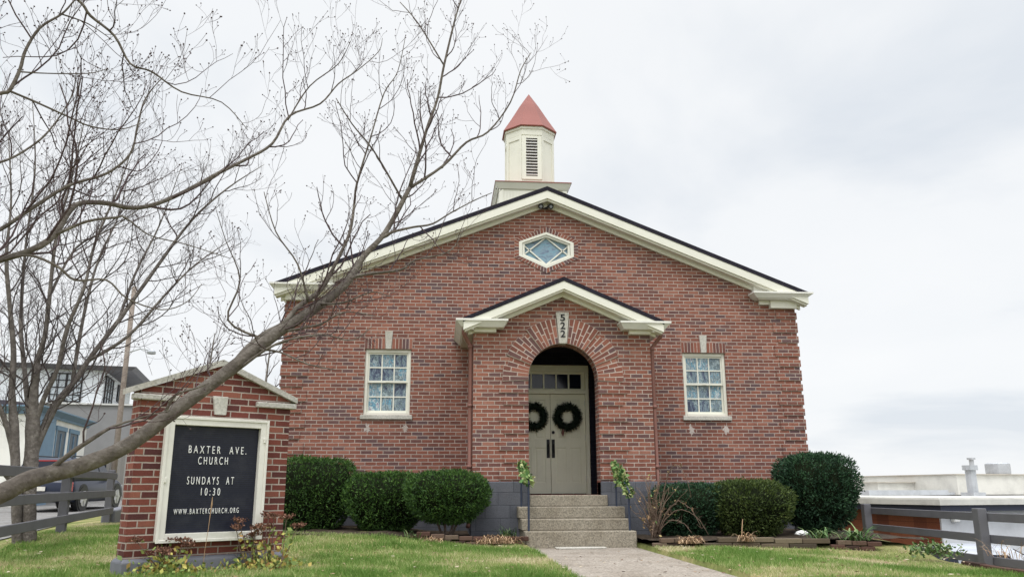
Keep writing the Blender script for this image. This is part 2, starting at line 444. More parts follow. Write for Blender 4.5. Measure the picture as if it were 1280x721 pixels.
# path: separate slabs with joints, in one mesh
kp = concrete_mat('path_concrete', (.315, .278, .238), .55, .7, True)
mb = MB(); y = 12.72
for L_ in (2.45, 1.75, 1.8, 1.8, 1.5):
    mb.box(1.36 + rng.uniform(-.01, .01), 3.0, y - L_ + .03, y, -.12, rng.uniform(-.004, .004)); y -= L_
pth = mb.build('path', kp, bevel=.008); tag(pth, kind='structure')
mb = MB(); mb.box(1.72, 2.48, 12.46, 12.66, .001, .022); mb.build('pale_patch', M['stone'], pth, bevel=.006)

# planting bed soil sheets
def bed(x0, x1, y0, y1, z, name):
    mb = MB(); n = int((x1 - x0) / .15) + 1; m = int((y1 - y0) / .15) + 1
    for j in range(m + 1):
        for i in range(n + 1):
            x = x0 + (x1 - x0) * i / n; yy = y0 + (y1 - y0) * j / m
            h = max(z, gz(x, yy) + .012) + .03 * mnoise.noise(Vector((x * 3, yy * 3, 0)))
            mb.v.append((x, yy, h))
    for j in range(m):
        for i in range(n): a = j * (n + 1) + i; mb.f.append((a, a + 1, a + n + 2, a + n + 1)); mb.r.append(.5)
    return tag(mb.build(name, M['soil'], smooth=True), kind='structure')
bed(-3.2, 1.22, 12.75, 15.28, .14, 'garden_soil')
bed(3.02, 7.25, 12.05, 15.28, .14, 'garden_soil')

# ------------------------------------------------------------------ church
CX, FY, HW, EZ, SL = 2.0, 15.3, 4.98, 4.62, .398
ch = thing('church', 'red brick gabled church with arched porch and small red spire', 'church', (CX, FY, 0))
O = (CX, FY, 0)
AP = 6.69
def rz_(x): return AP - SL * abs(x - CX)
wall = MB(O)
zt = lambda x: rz_(x) - .24
wall.prismy([(CX - HW, -.3), (CX + HW, -.3), (CX + HW, zt(CX + HW)), (CX, zt(CX)), (CX - HW, zt(CX - HW))], FY, 33.0)
cut = []
WIN = [(-3.455, -2.598, 2.205, 3.43), (2.635, 3.485, 2.215, 3.43)]
for a, b, z0, z1 in WIN:
    c = MB(O); c.box(CX + a, CX + b, FY - .5, FY + .25, z0, z1); cut.append(c.mesh('c'))
DX = 2.045
c = MB(O); c.box(DX - .745, DX + .745, FY - .5, FY + .3, .6, 3.17); cut.append(c.mesh('c'))
HX = [(-.545, 5.32), (0, 5.075), (.545, 5.32), (.545, 5.61), (0, 5.82), (-.545, 5.61)]
c = MB(O); c.prismy([(CX + x, z) for x, z in HX], FY - .5, FY + .22); cut.append(c.mesh('c'))
link('wall', boolean(wall.mesh('wall'), cut), M['brick'], ch)

# roof slab, rake boards
rf = MB(O); RW = 5.17; T = .085
for s in (-1, 1):
    poly = [(CX, AP - T), (CX, AP), (CX + s * RW, AP - SL * RW), (CX + s * RW, AP - SL * RW - T)]
    if s < 0: poly = poly
    else: poly = poly[::-1]
    rf.prismy(poly, 15.03, 33.3)
rf.build('roof', M['shingle'], ch)
def rake(cx, ap, sl, hw, t, y_front, y_wall, h, parent, off, friez=.07, ymul=1.0):
    for s in (-1, 1):
        m = MB(off)
        def strip(z0, z1, y0, y1, w=hw):
            p = [(cx, ap - z1), (cx, ap - z0), (cx + s * w, ap - sl * w - z0), (cx + s * w, ap - sl * w - z1)]
            m.prismy(p if s < 0 else p[::-1], y0, y1)
        strip(t, t + h * .8, y_front + .01, y_wall, hw - .01)         # fascia
        strip(t + h * .8 + .001, t + h, y_front + .05, y_wall - .06, hw - .03)
        strip(t + h * .8 + .002, t + h + friez, y_wall - .055, y_wall + .01, hw - .1)
        m.build('rake_board', M['cream'], parent)
rake(CX, AP, SL, RW, T, 15.03, FY, .2, ch, O)

# cornice returns with frieze blocks, side gutters
for s in (-1, 1):
    def X(a, b): return (CX + a, CX + b) if s > 0 else (CX - b, CX - a)
    m = MB(O)
    b = X(4.13, 5.13); tt = X(4.05, 5.24); m.frus((*b, 15.06, FY + .01), (*tt, 15.0, FY + .01), 4.503, 4.585)
    q = X(4.04, 5.25); m.box(*q, 14.985, FY + .012, 4.586, 4.62)
    a = X(4.16, 5.06); m.box(*a, 15.09, FY + .008, 4.486, 4.5025)
    # run back along the eave
    b = X(4.981, 5.13); tt = X(4.981, 5.24); m.frus((*b, FY + .015, 33.2), (*tt, FY + .015, 33.2), 4.503, 4.585)
    q = X(4.981, 5.25); m.box(*q, FY + .015, 33.2, 4.586, 4.62)
    p = [(CX + s * 4.12, 4.621), (CX + s * 4.12, rz_(CX + 4.12) - .28), (CX + s * 4.55, rz_(CX + 4.55) - .28), (CX + s * 4.86, 4.621)]
    m.prismy(p[::-1] if s > 0 else p, 15.19, FY + .006)
    ret = m.build('cornice_return', M['gutter'], ch)
    m = MB(O); q = X(4.45, 4.985); m.box(*q, 15.2, FY + .02, 4.335, 4.4855); q = X(4.24, 4.449); m.box(*q, 15.24, FY + .02, 4.41, 4.4855)
    m.build('frieze_block', M['cream'], ret)

# foundation
DX0, PHW0 = 2.045, 1.45
m = MB(O); m.box(CX - HW - .025, DX0 - PHW0, FY - .03, FY + .05, -.3, .985); m.box(DX0 + PHW0, CX + HW + .025, FY - .03, FY + .05, -.3, .985); m.box(CX - HW - .025, CX - HW + .01, FY + .05, 33, -.3, .985); m.box(CX + HW - .01, CX + HW + .025, FY + .05, 33, -.3, .985)
m.build('foundation', M['found'], ch, bevel=.012)

# quoins: blocks of 3 and 2 courses standing proud, one course back between them
C0 = .0677
def quoin(m, xc, inward, y, zlo, zhi, wide, narrow, proud, depth, wrap=True):
    z = math.ceil(zlo / C0) * C0; i = 0
    while z < zhi - .02:
        n = 3 if i % 2 == 0 else 2; w = wide if i % 2 == 0 else narrow
        z1 = min(z + n * C0 - .004, zhi)
        xa, xb = sorted((xc - inward * (proud if wrap else -.004), xc + inward * w))
        m.box(xa, xb, y - proud, y + depth, z, z1)
        z += (n + 1) * C0; i += 1
for s in (-1, 1):
    m = MB(O); quoin(m, CX + s * HW, -s, FY, 1.0, 4.34, .48, .40, .02, .45); m.build('quoin', M['brick'], ch)

# sash windows
def soldier(m, mm, x0, x1, z0, z1, y, lean=0.0, n=None):
    """a flat arch of upright bricks; mm = mortar bed"""
    mm.box(x0, x1, y - .008, y + .03, z0, z1)
    n = n or round((x1 - x0) / .0677); w = (x1 - x0) / n
    for i in range(n):
        a = x0 + i * w + .006; b = x0 + (i + 1) * w - .006
        m.box(a, b, y - .012, y + .02, z0 + .004, z1 - .004, rng.random() ** 1.3)
for wi, (a, b, z0, z1) in enumerate(WIN):
    x0, x1 = CX + a, CX + b
    m = MB(O); fy = FY + .055
    fw = .055
    m.box(x0, x0 + fw, fy - .015, fy + .1, z0, z1); m.box(x1 - fw, x1, fy - .015, fy + .1, z0, z1)
    m.box(x0 + fw, x1 - fw, fy - .015, fy + .1, z1 - .06, z1); m.box(x0 + fw, x1 - fw, fy - .02, fy + .1, z0, z0 + .05)
    w = m.build('window', M['cream'], ch, bevel=.005)
    zi0, zi1, xi0, xi1 = z0 + .05, z1 - .06, x0 + fw, x1 - fw; mid = (zi0 + zi1) / 2
    for (za, zb, dy, nm) in ((mid - .005, zi1, .012, 'upper_sash'), (zi0, mid + .02, .05, 'lower_sash')):
        m = MB(O); q = fy + dy; sw = .028
        m.box(xi0, xi0 + sw, q, q + .035, za, zb); m.box(xi1 - sw, xi1, q, q + .035, za, zb)
        m.box(xi0 + sw, xi1 - sw, q, q + .035, za, za + .038); m.box(xi0 + sw, xi1 - sw, q, q + .035, zb - .03, zb)
        gx0, gx1, gz0, gz1 = xi0 + sw, xi1 - sw, za + .038, zb - .03
        for i in (1, 2): gx = gx0 + (gx1 - gx0) * i / 3; m.box(gx - .011, gx + .011, q + .004, q + .03, gz0, gz1)
        zm = (gz0 + gz1) / 2; m.box(gx0, gx1, q + .0055, q + .0285, zm - .011, zm + .011)
        if nm == 'upper_sash': m.box(CX + (a + b) / 2 - .03, CX + (a + b) / 2 + .03, q - .012, q, za + .006, za + .03)
        m.build(nm, M['cream'], w)
        m = MB(O)
        for i in range(3):
            for j in range(2):
                m.add([(gx0 + (gx1 - gx0) * i / 3, q + .018, gz0 + (gz1 - gz0) * j / 2), (gx0 + (gx1 - gx0) * (i + 1) / 3, q + .018, gz0 + (gz1 - gz0) * j / 2),
                       (gx0 + (gx1 - gx0) * (i + 1) / 3, q + .018, gz0 + (gz1 - gz0) * (j + 1) / 2), (gx0 + (gx1 - gx0) * i / 3, q + .018, gz0 + (gz1 - gz0) * (j + 1) / 2)], [(0, 1, 2, 3)], rng.random())
        m.build('pane', M['stained'], w)
    m = MB(O); m.box(x0 - .05, x1 + .05, FY - .045, FY + .12, z0 - .085, z0 - .003); m.build('sill', M['stone'], w, bevel=.008)
    for cxp in (x0 + .1, x1 - .08):
        m = MB(O); n_ = 22; P_ = [(cxp + math.cos(q * 6.2832 / n_) * .075 * rng.uniform(.25, 1.1), z0 - .25 + math.sin(q * 6.2832 / n_) * .11 * rng.uniform(.2, 1.1)) for q in range(n_)]
        vs_ = [(cxp, FY - .004, z0 - .25)] + [(a_, FY - .003, b_) for a_, b_ in P_]; m.add(vs_, [(0, 1 + q, 1 + (q + 1) % n_) for q in range(n_)]); m.build('old_mortar_patch', M['scar'], w)
    kx = (x0 + x1) / 2
    for (xa, xb) in ((x0 - .02, kx - .062), (kx + .062, x1 + .02)):
        m = MB(O); mm = MB(O); soldier(m, mm, xa, xb, z1 + .004, z1 + .205, FY)
        br = m.build('flat_arch', M['piece'], ch); mm.build('mortar_bed', M['mortar'], br)
    m = MB(O); m.add([(kx - .05, FY - .03, z1 + .002), (kx + .05, FY - .03, z1 + .002), (kx + .075, FY - .03, z1 + .345), (kx - .075, FY - .03, z1 + .345),
                      (kx - .05, FY + .03, z1 + .002), (kx + .05, FY + .03, z1 + .002), (kx + .075, FY + .03, z1 + .345), (kx - .075, FY + .03, z1 + .345)],
                     [(0, 1, 2, 3), (7, 6, 5, 4), (1, 0, 4, 5), (2, 1, 5, 6), (3, 2, 6, 7), (0, 3, 7, 4)])
    m.build('keystone', M['stone'], ch, bevel=.006)

# hexagonal gable window
def ring(m, P, Q, y0, y1):
    n = len(P)
    for i in range(n):
        j = (i + 1) % n
        vs = []
        for yy in (y0, y1):
            for pt in (P[i], P[j], Q[j], Q[i]): vs.append((pt[0], yy, pt[1]))
        m.add(vs, [(0, 1, 2, 3), (7, 6, 5, 4), (1, 0, 4, 5), (2, 1, 5, 6), (3, 2, 6, 7), (0, 3, 7, 4)])
hc = (CX, 5.455)
def hexs(f, fz=None): fz = fz or f; return [(CX + x * f, hc[1] + (z - hc[1]) * fz) for x, z in HX]
m = MB(O); ring(m, hexs(1.0), hexs(.88, .86), FY - .015, FY + .06); ring(m, hexs(.87, .85), hexs(.79, .74), FY + .012, FY + .1)
hw = m.build('hexagonal_window', M['cream'], ch)
m = MB(O); Q = hexs(.8, .75)
m.add([(x, FY + .085, z) for x, z in Q], [tuple(range(6))], .55); m.build('pane', M['hexglass'], hw)
m = MB(O); tp = Q[4]; bt = Q[1]
for s in (-1, 1):
    for (A_, B_) in (((tp[0], tp[1]), (CX + s * .44, 5.37)), ((bt[0], bt[1]), (CX + s * .44, 5.55))):
        m.bar((A_[0], FY + .068 + s * .001, A_[1]), (B_[0], FY + .068 + s * .001, B_[1]), .025, .024, up=(0, 1, 0))
m.build('glazing_bar', M['cream'], hw)
m = MB(O); mm = MB(O); P0 = hexs(1.0); P1 = [(CX + x * (1 + .155 * (.5 if abs(x) < .1 else 1)), hc[1] + (z - hc[1]) * 1.3) for x, z in HX]
P1 = [(CX - .635, 5.285), (CX, 4.975), (CX + .635, 5.285), (CX + .635, 5.655), (CX, 5.93), (CX - .635, 5.655)]
ring(mm, P1, P0, FY - .010, FY + .02)
for i in range(6):
    j = (i + 1) % 6; a, b, c, d = (Vector((*p, 0)) for p in (P0[i], P0[j], P1[i], P1[j]))
    n = max(3, round((d - c).length / .072))
    for q in range(n):
        f0 = (q + .09) / n; f1 = (q + .91) / n
        pts = [c.lerp(d, f0), c.lerp(d, f1), a.lerp(b, f1), a.lerp(b, f0)]
        cen = sum(pts, Vector()) / 4; pts = [cen + (p_ - cen) * .96 for p_ in pts]
        vs = [(p_.x, FY - .014, p_.y) for p_ in pts] + [(p_.x, FY + .02, p_.y) for p_ in pts]
        m.add(vs, [(0, 1, 2, 3), (7, 6, 5, 4), (1, 0, 4, 5), (2, 1, 5, 6), (3, 2, 6, 7), (0, 3, 7, 4)], rng.random() ** 1.4)
sr = m.build('brick_surround', M['piece'], ch); mm.build('mortar_bed', M['mortar'], sr)

# ---- porch
PY, PHW, SPR, RAD = 13.65, 1.53, 2.69, .595
PAP, PSL, PRW = 4.40, .43, 1.72
m = MB(O); pzt = lambda d: PAP - PSL * d - .2
m.prismy([(DX - PHW, -.2), (DX + PHW, -.2), (DX + PHW, pzt(PHW)), (DX, pzt(0)), (DX - PHW, pzt(PHW))], PY, FY - .002)
c1 = MB(O); c1.box(DX - .84, DX + .84, PY + .3, FY + .2, .769, 3.42)
arc = [(DX - RAD, .769)] + [(DX + RAD, .769)] + [(DX + RAD * math.cos(a), SPR + RAD * math.sin(a)) for a in np.linspace(0, math.pi, 25)]
c2 = MB(O); c2.prismy(arc, PY - .4, PY + .5)
po = link('porch', boolean(m.mesh('porch'), [c1.mesh('c'), c2.mesh('c')]), M['brick'], ch)
m = MB(O); T2 = .072
for s in (-1, 1):
    p = [(DX, PAP - T2), (DX, PAP), (DX + s * PRW, PAP - PSL * PRW), (DX + s * PRW, PAP - PSL * PRW - T2)]
    m.prismy(p if s < 0 else p[::-1], 13.36, FY - .004)
m.build('porch_roof', M['shingle'], po)
rake(DX, PAP, PSL, PRW, T2, 13.36, PY, .17, po, O, .055)
for s in (-1, 1):
    def X(a, b): return (DX + a, DX + b) if s > 0 else (DX - b, DX - a)
    m = MB(O)
    m.frus((*X(1.03, 1.74), 13.43, PY + .01), (*X(.97, 1.83), 13.36, PY + .01), 3.515, 3.61); m.box(*X(.96, 1.84), 13.345, PY + .012, 3.611, 3.645)
    m.frus((*X(1.531, 1.74), PY + .013, FY - .01), (*X(1.531, 1.83), PY + .013, FY - .01), 3.515, 3.61); m.box(*X(1.531, 1.84), PY + .013, FY - .01, 3.611, 3.645)
    m.box(*X(1.531, 1.72), 13.44, FY - .012, 3.47, 3.513)
    m.build('porch_gutter', M['gutter'], po)
    m = MB(O); m.box(*X(1.15, 1.53), 13.55, PY + .012, 3.455, 3.5135); m.build('frieze_block', M['cream'], po)
    # downspout with a crooked neck and brackets
    m = MB(O); px = DX + s * (PHW + .045)
    m.tube([(DX + s * 1.70, 13.52, 3.52), (DX + s * 1.70, 13.55, 3.42), (DX + s * 1.64, 13.68, 3.33), (px, 13.72, 3.24), (px, 13.72, 2.0), (px, 13.72, .35), (px + s * .02, 13.62, .28)], .036, 8)
    for z in (3.2, 2.2, 1.2): m.tube([(px, 13.72, z), (px, 13.72, z + .05)], .048, 8)
    m.build('downspout', M['pipe'], po, True)
m = MB(O)
for s, (a, b) in ((-1, (DX - PHW - .025, DX - RAD)), (1, (DX + RAD, DX + PHW + .025))):
    m = MB(O); m.box(a, b, PY - .03, PY + .29, -.2, .985)
    a, b = sorted((DX + s * (PHW + .025), DX + s * (PHW - .05))); m.box(a, b, PY + .289, FY - .04, -.2, .9849)
    m.build('porch_foundation', M['found'], po, bevel=.012)
for s in (-1, 1):
    m = MB(O); quoin(m, DX + s * RAD, s, PY, 1.0, 2.66, .5, .42, .019, .25, False); m.build('quoin', M['brick'], po)
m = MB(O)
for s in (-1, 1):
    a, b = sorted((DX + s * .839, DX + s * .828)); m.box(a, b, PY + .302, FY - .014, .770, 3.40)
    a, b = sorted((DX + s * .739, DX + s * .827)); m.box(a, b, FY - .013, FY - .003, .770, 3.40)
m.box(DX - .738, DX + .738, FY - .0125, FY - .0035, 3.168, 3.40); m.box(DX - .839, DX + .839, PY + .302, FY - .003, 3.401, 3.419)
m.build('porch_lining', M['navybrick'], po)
# arch ring: groups of radial bricks two lengths deep
mm = MB(O)
def wedge(mb_, a0, a1, r0, r1, y0, y1, r=None):
    vs = []
    for yy in (y0, y1):
        for a, rr in ((a0, r0), (a0, r1), (a1, r1), (a1, r0)): vs.append((DX + rr * math.cos(a), yy, SPR + rr * math.sin(a)))
    mb_.add(vs, [(0, 1, 2, 3), (7, 6, 5, 4), (1, 0, 4, 5), (2, 1, 5, 6), (3, 2, 6, 7), (0, 3, 7, 4)], r)
def outer_r(a, grp): return 1.035 if grp % 2 == 0 else .975
NB = 34; KA = .118
for side in (0, 1):
    m = MB(O)
    A0, A1 = (-.06, math.pi / 2 - KA) if side == 0 else (math.pi / 2 + KA, math.pi + .06)
    n = NB // 2
    for i in range(n):
        j = i if side == 0 else n - 1 - i
        grp = 0 if j < 3 else 1 if j < 5 else 2 if j < 9 else 3 if j < 11 else 4
        a0 = A0 + (A1 - A0) * i / n; a1 = A0 + (A1 - A0) * (i + 1) / n
        pr = .034 if grp % 2 == 0 else .012
        ro = outer_r(0, grp); wedge(mm, a0, a1, RAD + .001, ro, PY - pr + .004, PY + .03)
        ga = (a1 - a0) * .115
        cutr = RAD + (.2 if i % 2 else .3) + rng.uniform(-.02, .02)
        parts = [(RAD + .004, cutr - .008), (cutr + .008, ro - .004)]
        if i % 2 == 0 and rng.random() < .7: parts = [(RAD + .004, RAD + .1), (RAD + .115, RAD + .3), (RAD + .315, ro - .004)]
        for (q0, q1) in parts: wedge(m, a0 + ga, a1 - ga, q0, q1, PY - pr, PY + .02, rng.random() ** 1.3)
    m.build('arch_ring', M['piece'], po)
mm.build('mortar_bed', M['mortar'], ch)
kz0, kz1 = SPR + RAD - .005, SPR + RAD + .545
m = MB(O); ky = PY - .055
m.add([(DX - .065, ky, kz0), (DX + .065, ky, kz0), (DX + .115, ky, kz1), (DX - .115, ky, kz1), (DX - .065, PY + .1, kz0), (DX + .065, PY + .1, kz0), (DX + .115, PY + .02, kz1), (DX - .115, PY + .02, kz1)],
      [(0, 1, 2, 3), (7, 6, 5, 4), (1, 0, 4, 5), (2, 1, 5, 6), (3, 2, 6, 7), (0, 3, 7, 4)])
m.build('keystone', M['stone'], po, bevel=.006)

# text as mesh
def text_mesh(txt, w, h, bold=0.0, spacing=1.0):
    """mesh in XZ (facing -Y), centred in x, base at z=0, scaled to width w / cap height h (w None keeps proportion)"""
    cu = bpy.data.curves.new('t', 'FONT'); cu.body = txt; cu.extrude = .02; cu.offset = bold; cu.space_character = spacing; cu.align_x = 'CENTER'
    o = bpy.data.objects.new('t', cu); COL.objects.link(o)
    dg = bpy.context.evaluated_depsgraph_get(); dg.update()
    me = bpy.data.meshes.new_from_object(o.evaluated_get(dg)); bpy.data.objects.remove(o)
    V = np.zeros(len(me.vertices) * 3); me.vertices.foreach_get('co', V); V = V.reshape(-1, 3)
    mn, mx_ = V.min(0), V.max(0); sy = h / .7; sx = (w / (mx_[0] - mn[0])) if w else sy
    out = np.stack([(V[:, 0] - (mn[0] + mx_[0]) / 2) * sx, -V[:, 2] * .15, V[:, 1] * sy], 1)
    me.vertices.foreach_set('co', out.reshape(-1).astype(np.float32)); me.update(); return me
def split_words(me, two):
    if not two: return [me]
    xs_ = sorted(v.co.x for v in me.vertices); gi = max(range(len(xs_) - 1), key=lambda i: xs_[i + 1] - xs_[i]); cut_ = (xs_[gi] + xs_[gi + 1]) / 2; out = []
    for s_ in (0, 1):
        bm = bmesh.new(); bm.from_mesh(me); bmesh.ops.delete(bm, geom=[v for v in bm.verts if (v.co.x > cut_) == (s_ == 0)], context='VERTS'); n_ = bpy.data.meshes.new('word'); bm.to_mesh(n_); bm.free(); out.append(n_)
    return out
for i, dgt in enumerate('522'):
    me = text_mesh(dgt, .085 + .0 * i, .115, .02); o = link('number', me, M['black'], po)
    o.location = (DX - CX, ky - FY - .004, kz1 - .155 - i * .142)

# door: frame, transom, two panelled leaves
dy = FY + .05
m = MB(O); fx = .735
m.box(DX - fx, DX - fx + .07, dy - .03, dy + .12, .772, 3.165); m.box(DX + fx - .07, DX + fx, dy - .03, dy + .12, .772, 3.165)
m.box(DX - fx + .07, DX + fx - .07, dy - .03, dy + .12, 3.04, 3.165); m.box(DX - fx + .07, DX + fx - .07, dy - .032, dy + .12, 2.62, 2.70)
dr = m.build('door', M['door'], ch, bevel=.004)
m = MB(O); tx = .6
m.box(DX - .664, DX - tx, dy + .02, dy + .06, 2.701, 3.039); m.box(DX + tx, DX + .664, dy + .02, dy + .06, 2.701, 3.039)
m.box(DX - tx, DX + tx, dy + .02, dy + .06, 2.701, 2.725); m.box(DX - tx, DX + tx, dy + .02, dy + .06, 3.0, 3.039)
for i in (1, 2, 3, 4): xx = DX - tx + 2 * tx * i / 5; m.box(xx - .014, xx + .014, dy + .02, dy + .06, 2.725, 3.0)
m.build('transom', M['door'], dr)
m = MB(O); m.box(DX - tx, DX + tx, dy + .045, dy + .055, 2.726, 2.999); m.build('pane', M['darkglass'], dr)
for s in (-1, 1):
    m = MB(O); a, b = sorted((DX + s * .004, DX + s * .662)); z0, z1 = .785, 2.615; yy = dy + .03
    st = .095; cols = [(a + st, (a + b) / 2 - .04), ((a + b) / 2 + .04, b - st)]; rows_ = [(z0 + .2, z0 + .83), (z0 + 1.0, z1 - .11)]
    m.box(a, b, yy + .018, yy + .05, z0, z1)
    xcuts = [a, cols[0][0], cols[0][1], cols[1][0], cols[1][1], b]
    m.box(a, cols[0][0], yy, yy + .0179, z0, z1); m.box(cols[1][1], b, yy, yy + .0179, z0, z1)
    m.box(cols[0][1], cols[1][0], yy, yy + .0179, rows_[0][0], rows_[1][1])
    for (q0, q1) in ((z0, rows_[0][0]), (rows_[1][1], z1)): m.box(cols[0][0], cols[1][1], yy, yy + .0179, q0, q1)
    for cc in cols: m.box(cc[0], cc[1], yy, yy + .0179, rows_[0][1], rows_[1][0])
    for cc in cols:
        for rr in rows_: m.frus((cc[0] + .03, cc[1] - .03, yy + .006, yy + .0175), (cc[0] + .03, cc[1] - .03, yy + .006, yy + .0175), rr[0] + .03, rr[1] - .03)
    m.build('door_leaf', M['door'], dr, bevel=.0025)
    m = MB(O); hx = DX + s * .048
    m.box(hx - .03, hx + .03, yy - .006, yy - .001, 1.43, 1.77); m.tube([(hx, yy - .006, 1.5), (hx, yy - .05, 1.52), (hx, yy - .05, 1.68), (hx, yy - .006, 1.7)], .011, 6)
    if s > 0: m.lathe((0, 0, 0), [(.03, 0), (.03, .002)], 4) if False else None
    m.build('door_handle', M['black'], dr)
m = MB(O); m.tube([(DX + .05, dy + .03, 1.9), (DX + .05, dy + .005, 1.9)], .028, 12); m.build('deadbolt', M['black'], dr)
for z in (1.0, 1.75, 2.4):
    m = MB(O); m.tube([(DX + .664, dy + .02, z), (DX + .664, dy + .02, z + .11)], .011, 6)
    m.build('hinge', M['gutter'], dr)

# ---- steeple
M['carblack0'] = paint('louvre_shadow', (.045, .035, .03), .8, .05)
SX, SY = 2.0, 18.3
def octo(af, z, y=SY): # corners, across-flats af, flats to the front
    r = af / 2 / math.cos(math.pi / 8)
    return [(SX + r * math.cos(math.pi / 8 + i * math.pi / 4), y + r * math.sin(math.pi / 8 + i * math.pi / 4), z) for i in range(8)]
def loft(m, rings, cap=True):
    n = len(rings[0]); vs = [p for rg in rings for p in rg]; fs = []
    for i in range(len(rings) - 1):
        for q in range(n): w = (q + 1) % n; fs.append((i * n + q, i * n + w, (i + 1) * n + w, (i + 1) * n + q))
    if cap: fs.append(tuple(range(n - 1, -1, -1))); fs.append(tuple(range((len(rings) - 1) * n, len(rings) * n)))
    m.add(vs, fs)
stp = MB(O)
loft(stp, [octo(1.11, 7.6), octo(1.11, 9.02), octo(1.15, 9.02), octo(1.16, 9.16), octo(1.2, 9.17), octo(1.21, 9.225)])
for i in range(8):      # corner boards and panel heads on the body
    p = Vector(octo(1.11, 0)[i]); q = Vector(octo(1.11, 0)[(i + 1) % 8]); d = (q - p).normalized(); nrm = Vector((d.y, -d.x, 0))
    if i == 5: continue
    L_ = (q - p).length
    for f in (.0, 1.0):
        c = p.lerp(q, .07 if f == 0 else .93) + Vector((0, 0, 8.3)); stp.obox(c + nrm * .006, d, nrm, Vector((0, 0, 1)), L_ * .07, .014, .72)
    c = (p + q) / 2 + Vector((0, 0, 8.97)); stp.obox(c + nrm * .0055, d, nrm, Vector((0, 0, 1)), L_ * .42, .013, .049)
st = stp.build('steeple', M['cream'], ch)
m = MB(O); rings = [octo(1.27, 9.226), octo(1.29, 9.25), octo(.9, 9.585), octo(.45, 10.0), octo(.012, 10.36)]
loft(m, rings); m.build('spire', M['copper'], st)
m = MB(O); fy = SY - .555; lx = .135
m.box(SX - lx - .1, SX - lx, fy - .02, fy + .01, 7.9, 9.0); m.box(SX + lx, SX + lx + .1, fy - .02, fy + .01, 7.9, 9.0); m.box(SX - lx, SX + lx, fy - .02, fy + .01, 8.94, 9.0)
m.box(SX - lx, SX + lx, fy - .02, fy + .01, 7.9, 7.98)
m.build('louvre_frame', M['cream'], st)
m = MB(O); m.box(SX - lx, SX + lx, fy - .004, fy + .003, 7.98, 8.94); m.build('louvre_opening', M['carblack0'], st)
m = MB(O); z = 8.0
while z < 8.9:
    m.obox((SX, fy - .012, z + .02), Vector((1, 0, 0)), Vector((0, .8, .6)), Vector((0, -.6, .8)), lx, .02, .008); z += .073
m.build('louvre_slat', M['white'], st)
m = MB(O); bw = .775
m.box(SX - bw, SX + bw, SY - bw, SY + bw, 5.9, 7.62)
n = 19
for i in range(n): xx = SX - bw + .1 + (2 * bw - .2) * (i + .5) / n; m.box(xx - .03, xx + .03, SY - bw - .012, SY - bw + .002, 6.3, 7.5)
for i in range(n): yy = SY - bw + .1 + (2 * bw - .2) * (i + .5) / n; m.box(SX - bw - .012, SX - bw + .002, yy - .03, yy + .03, 6.3, 7.5)
for s in (-1, 1): a, b = sorted((SX + s * bw * 1.018, SX + s * (bw - .09))); m.box(a, b, SY - bw - .02, SY - bw + .09, 6.0, 7.55)
m.frus((SX - bw - .03, SX + bw + .03, SY - bw - .03, SY + bw + .03), (SX - bw - .1, SX + bw + .1, SY - bw - .1, SY + bw + .1), 7.56, 7.70)
m.build('steeple_base', M['cream'], st)
m = MB(O); m.box(SX - bw - .11, SX + bw + .11, SY - bw - .11, SY + bw + .11, 7.701, 7.722); m.frus((SX - bw - .11, SX + bw + .11, SY - bw - .11, SY + bw + .11), (SX - .55, SX + .55, SY - .55, SY + .55), 7.722, 7.84)
m.build('copper_flashing', M['copper'], st)

# flood light under the ridge
M['metal0'] = paint('lens_grey', (.25, .26, .28), .3, .05)
fl = thing('flood_light', 'small black twin flood light fixed to the bricks under the church gable peak', 'light', (CX - .02, FY - .01, 6.33))
m = MB(); m.box(-.06, .06, -.03, .0, -.03, .03); m.build('mount', M['black'], fl, bevel=.006)
for s in (-1, 1):
    m = MB(); m.tube([(s * .03, -.03, .0), (s * .08, -.07, .02)], .014, 8); m.tube([(s * .08, -.06, .02), (s * .1, -.16, -.03)], [.035, .055], 12); h_ = m.build('lamp_head', M['black'], fl)
    m = MB(); m.tube([(s * .1, -.161, -.0305), (s * .1008, -.166, -.033)], .03, 12); m.build('lens', M['metal0'], h_)

# ------------------------------------------------------------------ steps, rails, garlands, wreaths
stp = thing('front_steps', 'four exposed aggregate concrete steps rising to the church door', 'steps', (DX, 12.7, 0))
for (xa, xb, y0, y1, z0, z1) in ((1.285, 2.995, 12.70, 13.618, -.1, .242), (1.262, 2.965, 12.985, 13.617, .242, .412), (1.24, 2.955, 13.285, 13.616, .412, .591), (1.45, 2.735, 13.56, 13.96, .592, .768)):
    m = MB((DX, 12.7, 0)); m.box(xa, xb, y0, y1, z0, z1); m.build('step', M['step'], stp, bevel=.012)
m = MB((DX, 12.7, 0)); m.box(DX - .835, DX + .835, 13.97, FY + .01, .6, .7685); m.build('landing', M['step'], stp)

LEAF = leaf_mat('garland_leaf', [(0, (.03, .08, .025)), (.4, (.09, .19, .055)), (.7, (.22, .32, .1)), (1, (.5, .5, .26))])
def leaves(P, size, nrm=None, aspect=.55, up=.0, seed=0, curl=.0):
    """diamond-shaped leaves at the points P (n,3)"""
    g = np.random.default_rng(seed + len(P)); n = len(P)
    d = g.normal(size=(n, 3)); d[:, 2] += up
    if nrm is not None: d = d * .75 + nrm
    d /= np.linalg.norm(d, axis=1)[:, None]
    q = np.cross(d, g.normal(size=(n, 3))); q /= np.linalg.norm(q, axis=1)[:, None]
    s = size * g.uniform(.6, 1.3, n)[:, None]
    return np.stack([P, P + d * s * .5 + q * s * aspect * .5, P + d * s, P + d * s * .5 - q * s * aspect * .5], 1)

